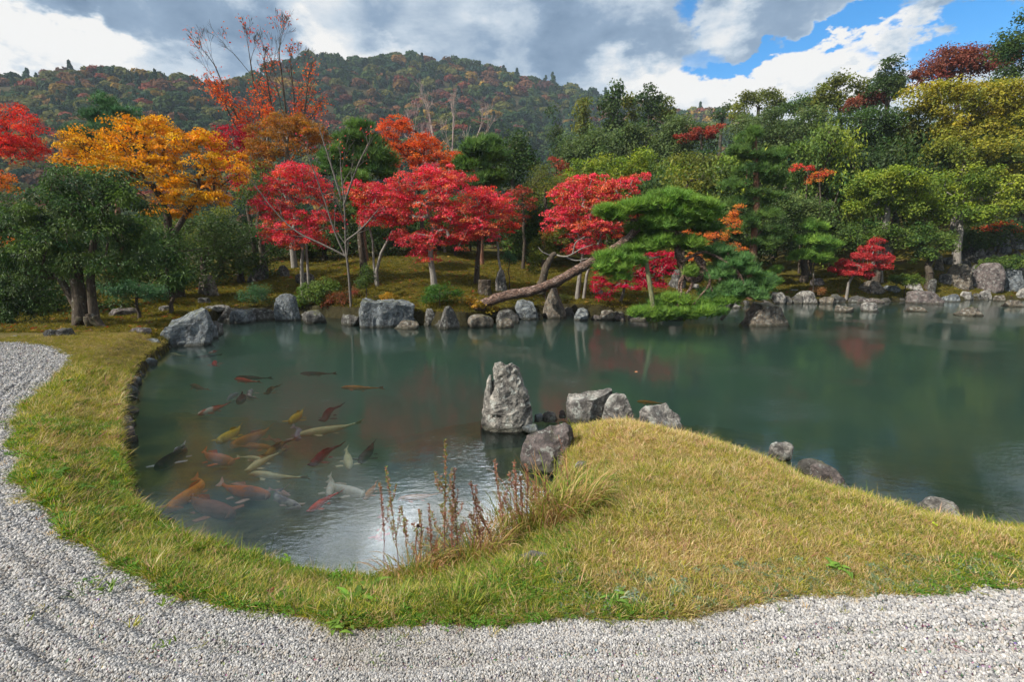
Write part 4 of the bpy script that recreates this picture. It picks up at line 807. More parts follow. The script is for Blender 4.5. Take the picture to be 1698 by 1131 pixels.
# --- shrubs along the far shore
for (lobes, Y, p, lb, lf, rc_) in [
    ([(420, 500, 32, 14), (430, 490, 20, 10)], 16.0, 'bluepine', 'spreading blue green shrub on the bank left of the pink red maple stems', .055, .2),
    ([(520, 495, 34, 22), (500, 510, 26, 16), (540, 485, 24, 14)], 15.8, [(.12, .20, .035), (.06, .11, .03), (.16, .22, .05)], 'leafy green and white tipped shrub at the water beside the reddish one', .075, .2),
    ([(565, 508, 32, 18), (590, 498, 20, 14), (548, 520, 20, 9)], 15.6, [(.24, .05, .03), (.18, .07, .03), (.10, .10, .03), (.28, .08, .04)], 'reddish azalea at the water left of the big flat boulder', .05, .18),
    ([(730, 495, 34, 16), (715, 505, 22, 12), (750, 500, 20, 12)], 15.5, [(.06, .15, .02), (.09, .18, .03), (.04, .10, .02)], 'rounded fresh green azalea between the big boulder and the pointed stone', .055, .18),
    ([(790, 515, 26, 11), (775, 522, 18, 9), (812, 522, 14, 6)], 15.3, 'fern', 'golden bronze fern clump at the foot of the leaning pine', .09, .14),
    ([(900, 420, 24, 30), (885, 450, 14, 20), (925, 405, 20, 20)], 17.3, [(.12, .16, .03), (.2, .2, .03), (.08, .12, .03)], 'light green leafy shrub by the dark stump behind the leaning pine', .07, .2),
    ([(845, 438, 16, 13)], 18.3, 'bluepine', 'tiny round blue green shrub on the moss above the upright dark stone', .05, .16),
    ([(610, 470, 14, 26), (600, 480, 12, 14)], 16.0, [(.10, .15, .03), (.06, .1, .03)], 'wispy green shrub beside the grey bare tree', .05, .14),
    ([(645, 502, 18, 7)], 15.9, 'fern', 'low yellowish ground shrub left of the big boulder', .05, .12),
    ([(1355, 483, 16, 7)], 20.8, [(.26, .10, .04), (.2, .12, .04)], 'small rusty shrub on the shore stones left of the small red maple', .05, .14),
    ([(1500, 465, 30, 12)], 23.0, [(.07, .12, .02), (.10, .14, .02)], 'low green ground shrub behind the grey shore boulders', .06, .18),
    ([(1650, 440, 30, 14), (1690, 436, 30, 14)], 25.0, 'mid', 'low shrub on the moss above the rockwork at the right', .07, .22),
    ([(1110, 505, 26, 7), (1150, 500, 26, 7)], 17.2, 'fern', 'yellow brown fern patch under the leaning pine crown', .07, .14),
    ([(930, 505, 22, 9)], 15.6, [(.07, .09, .02), (.10, .11, .02)], 'small mossy shrub beside the tall stone under the leaning trunk', .045, .14)]:
    if lobes[0][0] < 960: lobes = [(l[0], l[1] - 9) + tuple(l[2:]) for l in lobes]
    tree('shore_shrub', lb, 'shrub', lobes, Y, p, rc=rc_, n_per=60, leaf=lf, aspect=.5, flat=.75, style='ball', tr=.02, dens=1.1)
print('tree tris', NTRI)

# ------------------------------------------------------------------ the leaning pine
def leaning_pine():
    Y = 15.2; b = PD(808, 508, 15.6); b[2] = gz(b[0], b[1]) + .02
    e = empty('leaning_pine', b, 'old pine whose thick reddish trunk leans far right over the water, carrying clipped pads', 'tree')
    path = [(790, 512, 15.7), (812, 500, 15.6), (840, 490, 15.5), (875, 484, 15.4), (915, 470, 15.3), (945, 455, 15.25), (965, 443, 15.2), (1000, 425, 15.15), (1035, 400, 15.1), (1062, 375, 15.1), (1090, 360, 15.1)]
    P = np.array([PD(*p) for p in path]); r = .84 * np.array([.21, .185, .17, .17, .175, .165, .16, .15, .135, .12, .09]); V, Q_, T_ = swept(P - b, r, 18, 5, .22)
    link('trunk', new_mesh('trunk', V, quads=Q_, tris=T_, smooth=True, mat=M_PINEBARK), e)
    stems = [([(1085, 365, 15.1), (1110, 382, 15.1), (1128, 392, 15.0), (1150, 395, 15.0)], [.08, .10, .10, .07]),
             ([(1122, 390, 15.1), (1124, 415, 15.1), (1130, 440, 15.1), (1142, 462, 15.1), (1160, 462, 15.1), (1166, 440, 15.1), (1155, 425, 15.1)], [.09, .095, .10, .10, .10, .09, .07]),
             ([(1152, 425, 15.0), (1160, 440, 15.0), (1175, 452, 15.0), (1176, 472, 14.9), (1162, 490, 14.9), (1150, 505, 14.9)], [.05, .05, .045, .04, .03, .03]),
             ([(1150, 462, 15.0), (1145, 478, 15.0), (1128, 495, 14.9), (1105, 505, 14.9)], [.05, .04, .03, .025]),
             ([(1095, 425, 14.9), (1080, 428, 14.9), (1070, 425, 14.9), (1060, 435, 14.9), (1045, 440, 14.9)], [.03, .035, .035, .03, .02]),
             ([(1130, 435, 15.0), (1165, 418, 15.0), (1200, 432, 14.9), (1225, 452, 14.8), (1235, 475, 14.8)], [.05, .045, .04, .03, .03]),
             ([(1085, 362, 15.1), (1060, 365, 15.0), (1035, 362, 14.9)], [.06, .04, .025])]
    for pts, rad in stems:
        V, Q_, T_ = swept(np.array([PD(*p) for p in pts]) - b, rad, 8, 9, .2); link('limb', new_mesh('limb', V, quads=Q_, tris=T_, smooth=True, mat=M_PINEBARK), e)
    pads = [([(1010, 352, 26, 8), (1045, 346, 36, 11), (1085, 345, 40, 14), (1020, 362, 24, 7)], 'brightpine', -.3), ([(1110, 330, 44, 10), (1150, 342, 44, 14), (1178, 362, 24, 12), (1130, 358, 50, 14), (1095, 372, 46, 12)], 'brightpine', -.2), ([(1140, 376, 44, 9), (1065, 385, 30, 8), (1175, 380, 22, 8)], 'pine', .1),
            ([(1100, 402, 42, 8), (1075, 410, 26, 9), (1140, 404, 34, 8), (1040, 418, 26, 8)], 'brightpine', -.1), ([(1010, 430, 26, 10), (1000, 446, 22, 9), (1025, 450, 26, 9), (1045, 435, 24, 8), (1030, 462, 16, 5)], 'brightpine', -.4),
            ([(1180, 420, 28, 9), (1200, 415, 20, 7)], 'bluepine', .1), ([(1225, 432, 26, 8), (1190, 455, 34, 9), (1235, 450, 26, 9), (1210, 440, 30, 8)], 'bluepine', -.1), ([(1250, 475, 26, 10), (1215, 478, 34, 8), (1185, 490, 30, 8), (1240, 490, 34, 8), (1265, 465, 14, 7)], 'bluepine', -.2),
            ([(1120, 498, 28, 7), (1095, 505, 24, 6), (1140, 455, 10, 8)], 'brightpine', -.3), ([(1070, 520, 28, 5), (1110, 520, 32, 5), (1150, 518, 32, 5), (1180, 518, 22, 4), (1095, 528, 20, 4), (1150, 527, 14, 4)], 'brightpine', -.6), ([(1175, 505, 20, 6), (1200, 500, 26, 6)], 'brightpine', -.3)]
    for lob, p, dy in pads:
        PAL['bluepine'] = [(.10, .20, .06), (.13, .25, .07), (.08, .17, .06)]
        C_, R_2 = clumps([l + (dy,) for l in lob], Y, .20, 1.5, .2, .9)
        V, _, T_, cc = foliage(C_ - b, R_2, 17, .20, .075, PAL[p], .55, 'pine', .25)
        link('foliage_pad', new_mesh('foliage_pad', V, tris=T_, cols=cc, mat=M_NEEDLE), e)
        # twigs holding the pad
        near = P[-4:] if lob[0][1] < 400 else np.array([PD(1125, 405, 15.1), PD(1135, 450, 15.1), PD(1160, 462, 15.1), PD(1080, 428, 14.9), PD(1176, 472, 14.9), PD(1225, 452, 14.8)])
        k = near[np.argmin(np.linalg.norm(near - C_.mean(0), axis=1))]
        sk, par, tips, nr = skeleton([np.array([k, k * .6 + C_.mean(0) * .4])], C_[rng.permutation(len(C_))[:14]], .2); rad = pipe(sk, par, tips, .010, .5, .045)
        V, Q_ = tubes(sk - b, par, rad, 5); link('branch', new_mesh('branch', V, quads=Q_, smooth=True, mat=M_PINEBARK), e)
    # support post, standing in the water
    def post(name, label, pts, rad, mat):
        Pp = np.array([PD(*p) for p in pts]); V, Q_, T_ = swept(Pp - Pp[0], rad, 10, 3, .06); o = link(name, new_mesh(name, V, quads=Q_, tris=T_, smooth=True, mat=mat), loc=Pp[0]); tag(o, label, 'support post')
    post('support_post', 'greenish slanting wooden post standing in the water and propping the leaning pine', [(1088, 550, 14.6), (1085, 530, 14.6), (1081, 495, 14.65), (1074, 450, 14.75), (1070, 425, 14.85)], [.075, .07, .068, .065, .06], M_POST)
    post('support_post', 'pale bleached prop stick slanting under the right pads of the leaning pine', [(1196, 530, 15.6), (1210, 512, 15.4), (1222, 485, 15.2), (1216, 455, 15.0)], [.05, .05, .045, .04], M_BARK_GREY)
M_PINEBARK = None
def pinebark():
    m = Mat('pine_bark', .9, .2); v = m.pos((1, 1, 1)); vo = m.N('ShaderNodeTexVoronoi', feature='DISTANCE_TO_EDGE'); vo.inputs['Scale'].default_value = 14
    nn = m.N('ShaderNodeTexNoise'); nn.inputs['Scale'].default_value = 6; nn.inputs['Detail'].default_value = 5; mp = m.pos((.55, 1, 1.2)); m.L(mp, nn.inputs[0]); ad = m.N('ShaderNodeVectorMath', operation='ADD'); m.L(mp, ad.inputs[0]); sc = m.N('ShaderNodeVectorMath', operation='SCALE'); sc.inputs['Scale'].default_value = .25; m.L(nn.outputs['Color'], sc.inputs[0]); m.L(sc.outputs[0], ad.inputs[1]); m.L(ad.outputs[0], vo.inputs['Vector'])
    n = m.noise(v, 5, 6, .65); n2 = m.noise(v, 40, 4, .6)
    c = m.ramp(n, [(.32, (.10, .055, .04)), (.5, (.17, .105, .078)), (.68, (.30, .22, .185))]); c = m.mix(m.rng(vo.outputs['Distance'], .0, .12, .8, 0), c, (.03, .02, .018)); c = m.mix(m.rng(n2, .5, .7, 0, .35), c, (.36, .32, .29))
    m.L(c, m.p.inputs['Base Color']); m.L(m.bump(m.rng(vo.outputs['Distance'], 0, .15), 1., .03, m.bump(n, .6, .04)), m.p.inputs['Normal']); return m.m
M_PINEBARK = pinebark()
M_POST = bark_mat('post_wood', (.07, .075, .035), (.20, .20, .11), .4)
leaning_pine()
# ------------------------------------------------------------------ grass, gravel and moss tufts
def tuft_src(seed, n, h, w, spread, lean, kind='grass'):
    r = np.random.default_rng(seed); VV = []; TT = []; QQ = []
    for k in range(n):
        a = r.uniform(0, 6.28); rr = spread * math.sqrt(r.random()); b = np.array([math.cos(a) * rr, math.sin(a) * rr, -.005]); d = np.array([math.cos(a) + r.normal() * .5, math.sin(a) + r.normal() * .5, 0]) * lean * r.uniform(.3, 1.3); L = h * r.uniform(.5, 1.15); s = np.array([-math.sin(a + r.normal()), math.cos(a + r.normal()), 0]); s /= np.linalg.norm(s); ww = w * r.uniform(.7, 1.3)
        p1 = b + np.array([0, 0, L * .45]) + d * L * .25; p2 = p1 + np.array([0, 0, L * .35]) + d * L * .45; p3 = p2 + np.array([0, 0, L * .12]) + d * L * .5
        i = len(VV); VV += [b - s * ww * .5, b + s * ww * .5, p1 + s * ww * .5, p1 - s * ww * .5, p2 + s * ww * .35, p2 - s * ww * .35, p3]
        QQ += [(i, i + 1, i + 2, i + 3), (i + 3, i + 2, i + 4, i + 5)]; TT.append((i + 5, i + 4, i + 6))
    return new_mesh('tuft', np.array(VV), quads=QQ, tris=TT, mat=M_LEAF_I)
def clover_src(seed, n, s):
    r = np.random.default_rng(seed); P = []; 
    for k in range(n):
        a = r.uniform(0, 6.28); rr = .05 * math.sqrt(r.random()); c = np.array([math.cos(a) * rr, math.sin(a) * rr, r.uniform(.01, .045)])
        for j in range(3):
            b = a + j * 2.1; P.append((c, np.array([math.cos(b), math.sin(b), r.uniform(-.1, .4)])))
    c = np.array([p[0] for p in P]); d = unit(np.array([p[1] for p in P])); m = len(c); up = unit(np.array([0, 0, 1.]) + r.normal(size=(m, 3)) * .35); s_ = unit(np.cross(d, up)); sz = s * r.uniform(.7, 1.2, (m, 1))
    V = np.stack([c, c + d * sz * .55 + s_ * sz * .38, c + d * sz, c + d * sz * .55 - s_ * sz * .38], 1).reshape(-1, 3); return new_mesh('clover', V, quads=np.arange(4 * m).reshape(-1, 4), mat=M_LEAF_I)
def lawn():
    n = 470000; rr = 1.9 * (14.5 / 1.9) ** (rng.random(n) ** .82); th = rng.uniform(-1.0, 1.02, n); X = rr * np.sin(th); Y = rr * np.cos(th)
    P = np.stack([X, Y], 1); d = sdf(P, POND); g = sdf(P, GRAV); P3 = np.stack([X, Y, 0 * X], 1); en = .05 * vnoise(P3, 3.0, 3, 70)
    near = (d > -.03) & (g + en > -.05) & (Y < 13.4 - .3 * np.abs(X + 7) * 0) & ((X < 0) | (Y < 9.5))
    stray = (g < 0) & (g > -.5) & (rng.random(n) < .0012 + .06 * np.exp(g / .04)) & (Y < 5)
    keep = (near | stray); X, Y, d, g, rr, P3 = X[keep], Y[keep], d[keep], g[keep], rr[keep], P3[keep]; n = len(X)
    z = ground_z(X, Y, d); nA = vnoise(P3, .8, 3, 71); nB = vnoise(P3, 3.2, 2, 72); B = rng.random(n)
    green = np.clip(.58 + .5 * nA + .42 * np.exp(-np.maximum(g, 0) / .22) + .25 * (X < -1.2) * np.exp(-np.maximum(g - .1, 0) / .5) - .30 * ss((X - .3) / .8) * (Y < 9) + .3 * np.exp(-np.abs(d) / .10) * (Y < 3.5), .12, .95)
    G = np.array([(.10, .17, .02), (.14, .20, .025), (.19, .22, .03), (.07, .12, .02)]); S = np.array([(.48, .37, .17), (.56, .44, .26), (.42, .29, .13), (.50, .30, .19), (.32, .26, .08), (.52, .38, .18)]); YG = np.array([(.32, .31, .04), (.36, .32, .05), (.25, .26, .035)])
    c = np.where((B < green * .50)[:, None], G[rng.integers(0, 4, n)], np.where((B < green * .50 + .26)[:, None], YG[rng.integers(0, 3, n)], S[rng.integers(0, 6, n)]))
    pk = rng.random(n) < .012; c = np.where(pk[:, None], np.array([.30, .10, .12]), c); c = c * (1 + rng.normal(size=(n, 1)) * .13)
    mossy = ss((rr - 8.8) / 2.5); c = c * (1 - mossy[:, None] * .62) + np.array([.16, .135, .02]) * mossy[:, None] * .62
    c *= 1.12 * rng.uniform(.72, 1.25, (n, 1))
    edge_ = np.exp(-np.maximum(d, 0) / .12) * (rr < 6); s = (rr / 3.0) ** .62 * rng.uniform(.32, .70, n) * (1 + .3 * edge_ * (B < .35)) * (1 + .25 * nB) * np.where((X < 1.0) & (Y < 3.6), 1.25, .9); s *= (1 - .45 * mossy)
    idx = rng.integers(0, 5, n); cl = (green > .7) & (rng.random(n) < .16) & (rr < 7); idx[cl] = 5; c[cl] = np.array([.085, .19, .022]) * rng.uniform(.8, 1.3, (cl.sum(), 1)); s[cl] *= .9
    gc = (g > -.05) & (g < .25) & (X > .2) & (rng.random(n) < .05); idx[gc] = 5; c[gc] = np.array([.17, .24, .14]) * .9
    rot = np.stack([rng.normal(size=n) * .32, rng.normal(size=n) * .32, rng.uniform(0, 6.28, n)], 1)
    src = [tuft_src(1, 11, .055, .0036, .035, .8), tuft_src(2, 12, .045, .0034, .04, 1.3), tuft_src(3, 9, .07, .0036, .03, .6), tuft_src(4, 14, .04, .003, .045, 1.8), tuft_src(5, 10, .06, .0045, .03, 1.0), clover_src(1, 9, .022)]
    o = scatter('lawn_grass', np.stack([X, Y, z - .004], 1), rot, s, np.clip(c, .01, .7), src, idx); tag(o, 'short mixed green and straw coloured turf around the near side of the pond', 'grass'); print('grass', n)
lawn()
def pebble_src(seed, sub=1):
    r = np.random.default_rng(seed); import bmesh
    bm = bmesh.new(); bmesh.ops.create_icosphere(bm, subdivisions=sub + 1 if False else 1, radius=1.0)
    sx, sy, sz = r.uniform(.8, 1.25), r.uniform(.75, 1.1), r.uniform(.55, .8)
    for v in bm.verts:
        k = 1 + r.normal() * .13; v.co = Vector((v.co.x * sx * k, v.co.y * sy * k, v.co.z * sz * k))
    me = bpy.data.meshes.new('pebble'); bm.to_mesh(me); bm.free(); me.materials.append(M_PEB); me.update(); return me
mm = Mat('pebble', .75, .3); mm.L(mm.attr('col', 'INSTANCER'), mm.p.inputs['Base Color']); M_PEB = mm.m
def gravel():
    n = 1100000; rr = 1.35 * (16.0 / 1.35) ** (rng.random(n) ** 1.0); th = rng.uniform(-.98, .98, n); X = rr * np.sin(th); Y = rr * np.cos(th)
    P = np.stack([X, Y], 1); g = sdf(P, GRAV); k = (g + .04 * vnoise(np.stack([X, Y, 0 * X], 1), 4, 3, 75) < .015) & (Y < 14); X, Y, g, rr = X[k], Y[k], g[k], rr[k]
    # keep a little under half where it is far (pebbles merge there)
    n = len(X); P3 = np.stack([X, Y, 0 * X], 1); z = ground_z(X, Y, np.full(n, 2.0)) * 1.0; d = sdf(np.stack([X, Y], 1), POND); z = ground_z(X, Y, d) + np.where(g < 0, furrow(X, Y, g), -.006)
    base = np.array([(.42, .41, .40), (.50, .49, .47), (.33, .33, .34), (.24, .24, .25), (.46, .41, .36), (.58, .57, .56), (.15, .15, .155), (.40, .37, .33)]); c = base[rng.choice(8, n, p=[.22, .2, .17, .10, .08, .12, .05, .06])] * (1 + rng.normal(size=(n, 1)) * .1)
    br = ss(vnoise(P3, 1.6, 3, 77) * 1.3 - .55) * .5; c = c * (1 - br[:, None] * .6) + np.array([.22, .17, .10]) * br[:, None] * .6
    c = c * .74
    s = .0060 * rng.uniform(.6, 1.35, n) * np.clip((rr / 2.4) ** .75, .8, 2.1)
    rot = rng.uniform(0, 6.28, (n, 3)); z = z + rng.uniform(-.3, .9, n) * s
    o = scatter('gravel', np.stack([X, Y, z], 1), rot, s, np.clip(c, .03, .8), [pebble_src(i) for i in range(5)], rng.integers(0, 5, n)); tag(o, 'raked pale grey gravel along the turf edge', 'gravel'); print('gravel', n)
gravel()
def moss_cover():
    # low moss cushions, litter and blades on the far bank
    n = 130000; Y = rng.uniform(11, 27, n); X = rng.uniform(-1.15, 1.2, n) * Y; d = sdf(np.stack([X, Y], 1), POND); k = (d > .08) & ~((X > -3) & (Y < 13) & (X < 30) & (Y < 9)); k &= (rng.random(n) < np.clip(1.3 - np.maximum(0, d - 1) / 9, .12, 1)); X, Y, d = X[k], Y[k], d[k]; n = len(X)
    P3 = np.stack([X, Y, 0 * X], 1); z = ground_z(X, Y, d); A = vnoise(P3, .9, 3, 11); B = rng.random(n)
    pl = np.array([(.15, .13, .02), (.12, .11, .02), (.20, .16, .025), (.08, .085, .018)]); c = pl[rng.integers(0, 4, n)] * (1 + rng.normal(size=(n, 1)) * .15)
    lit = B < .045 + .10 * ss(A); c[lit] = np.array([(.30, .06, .03), (.25, .12, .04), (.14, .08, .05), (.36, .22, .05)])[rng.integers(0, 4, lit.sum())]
    idx = rng.integers(0, 2, n); idx[lit] = 2; s = rng.uniform(.6, 1.5, n) * np.where(lit, .8, 1.0); rot = np.stack([rng.normal(size=n) * .2, rng.normal(size=n) * .2, rng.uniform(0, 6.28, n)], 1)
    src = [tuft_src(11, 12, .035, .012, .09, 1.6), tuft_src(12, 10, .05, .010, .08, 1.2), clover_src(3, 4, .05)]
    o = scatter('moss_cover', np.stack([X, Y, z - .004], 1), rot, s, np.clip(c, .01, .6), src, idx); tag(o, 'golden green moss with fallen leaves on the far banks', 'moss'); print('moss', n)
moss_cover()
# ------------------------------------------------------------------ rocks
import bmesh
def ico(sub):
    bm = bmesh.new(); bmesh.ops.create_icosphere(bm, subdivisions=sub, radius=1.0); V = np.array([v.co[:] for v in bm.verts]); T_ = np.array([[v.index for v in f.verts] for f in bm.faces]); bm.free(); return V, T_
ICO = {k: ico(k) for k in (3, 4, 5)}
def rock_mesh(w, dp, h, seed, sub=4, cuts=9, rough=.07, top=None, lean=0.0, mat=None, box=.5, sink=.25):
    r = np.random.default_rng(seed); V, T_ = ICO[sub]; V = V.copy()
    V = np.sign(V) * np.abs(V) ** (1 - box * .45)
    for k in range(cuts):
        n = unit(r.normal(size=3) * np.array([1, 1, .45]) + np.array([0, 0, .12])); c = r.uniform(.60, .88); s = V @ n - c; V = V - np.maximum(s, 0)[:, None] * n * .96
    if top is not None:
        n = unit(np.array(top)); s = V @ n - .62; V = V - np.maximum(s, 0)[:, None] * n
    V[:, 0] /= np.abs(V[:, 0]).max(); V[:, 1] /= np.abs(V[:, 1]).max(); zmax = V[:, 2].max()
    V[:, 2] = V[:, 2] / zmax
    V = V * np.array([w / 2, dp / 2, h]); V[:, 2] = np.where(V[:, 2] < 0, V[:, 2] * sink / 1.0, V[:, 2]); V[:, 0] += lean * V[:, 2]
    s = min(w, dp, h * 1.5); nr = unit(V / np.array([w, dp, h * 1.5])); P = V / s
    V += nr * (vnoise(P + seed, 1.7, 4, seed) * rough * s * 1.0)[:, None] + nr * (-np.abs(vnoise(P + seed * 2, 3.4, 3, seed + 1)) * rough * .8 * s)[:, None]
    return new_mesh('rock', V, tris=T_, smooth=False, mat=mat)
def p_far(py): return py < 560
def rock(label, px, py, wpx, hpx, mat, seed, land=False, sub=4, name='rock', cat='rock', group=None, dpf=.8, z=0.0, off=.2, **k):
    if not land and p_far(py): off = -.03; wpx *= 1.1; hpx *= 1.1
    k.setdefault('box', .7)
    """base centre at picture point (px,py); the size is in picture units at that distance"""
    p = hit(px, py) if land else PZ(px, py, z)
    kk = p[1] / F; w = wpx * kk * .97; h = hpx * kk; d = w * dpf
    p = p + np.array([p[0] / p[1], 1.0, 0]) * d * off
    zz = gz(p[0], p[1]) if land else z
    if land: h = h + max(0, p[2] - zz)
    me = rock_mesh(w, d, h + (.0 if land else .0), seed, sub, mat=mat, **k); me.name = name
    o = link(name, me, loc=(p[0], p[1], zz - (.04 if land else .0))); o.rotation_euler = (0, 0, math.atan2(-p[0], p[1]) * .9 + 0 * seed)
    tag(o, label, cat, group); return o
def loft(rings, seed, rough, mat, sides=40, name='rock'):
    """rings: (z, xl, xr, yc, dep)"""
    R = np.array(rings, float); m = 44; s = np.linspace(0, len(R) - 1, m); G = np.stack([np.interp(s, np.arange(len(R)), R[:, k]) for k in range(5)], 1)
    an = np.arange(sides) / sides * 2 * math.pi; ca, sa = np.cos(an), np.sin(an); ca = np.sign(ca) * np.abs(ca) ** .72; sa = np.sign(sa) * np.abs(sa) ** .72
    V = np.zeros((m, sides, 3)); V[:, :, 0] = ((G[:, 1] + G[:, 2]) / 2)[:, None] + ca[None] * ((G[:, 2] - G[:, 1]) / 2)[:, None]; V[:, :, 1] = G[:, 3][:, None] + sa[None] * (G[:, 4] / 2)[:, None]; V[:, :, 2] = G[:, 0][:, None]
    V = V.reshape(-1, 3); k = np.arange(sides); a = (np.arange(m - 1) * sides)[:, None]; Q_ = np.stack([a + k, a + (k + 1) % sides, a + sides + (k + 1) % sides, a + sides + k], -1).reshape(-1, 4)
    top = V[-sides:].mean(0); V = np.vstack([V, [top]]); T_ = [((m - 1) * sides + j, (m - 1) * sides + (j + 1) % sides, len(V) - 1) for j in range(sides)]
    c = V.mean(0); nr = unit((V - c) * np.array([1, 1, .25])); f = vnoise(V, 6, 4, seed) * rough + -np.abs(vnoise(V, 13, 3, seed + 3)) * rough * .6; V = V + nr * f[:, None]; V[:, 2] += vnoise(V, 9, 2, seed + 5) * rough * .5
    return new_mesh(name, V, quads=Q_, tris=T_, smooth=False, mat=mat)
def standing_stone():
    b = PZ(838, 716, 0); Y = b[1] + .22; k = Y / F * 1.0; base = np.array([PD(838, 700, Y)[0], Y, 0])
    def X(px): return (px - 838) * k
    def Z(py): return PD(838, py, Y)[2]
    e = empty('standing_stone', base, 'tall upright pale grey stone with a split off sliver, standing at the turf point', 'rock')
    k *= 1.0
    R = [(-.45, X(798), X(884), 0, .50), (-.02, X(794), X(883), 0, .50), (Z(690), X(795), X(882), 0, .46), (Z(672), X(797), X(879), 0, .42), (Z(662), X(808), X(877), 0, .38), (Z(650), X(817), X(874), 0, .36), (Z(628), X(817), X(868), 0, .32), (Z(612), X(818), X(862), .01, .28), (Z(604), X(822), X(856), .02, .22), (Z(602), X(830), X(850), .03, .12)]
    link('body', loft(R, 3, .045, M_STONE, name='body'), e)
    R = [(Z(672), X(800), X(820), -.03, .20), (Z(650), X(802), X(817), -.02, .17), (Z(632), X(806), X(816), -.02, .12), (Z(622), X(811), X(814.5), -.02, .05)]
    link('sliver', loft(R, 9, .012, M_STONE, 20, 'sliver'), e)
M_STONE = rock_mat('stone_upright', (.10, .095, .088), (.36, .34, .30), .65, .06)
standing_stone()
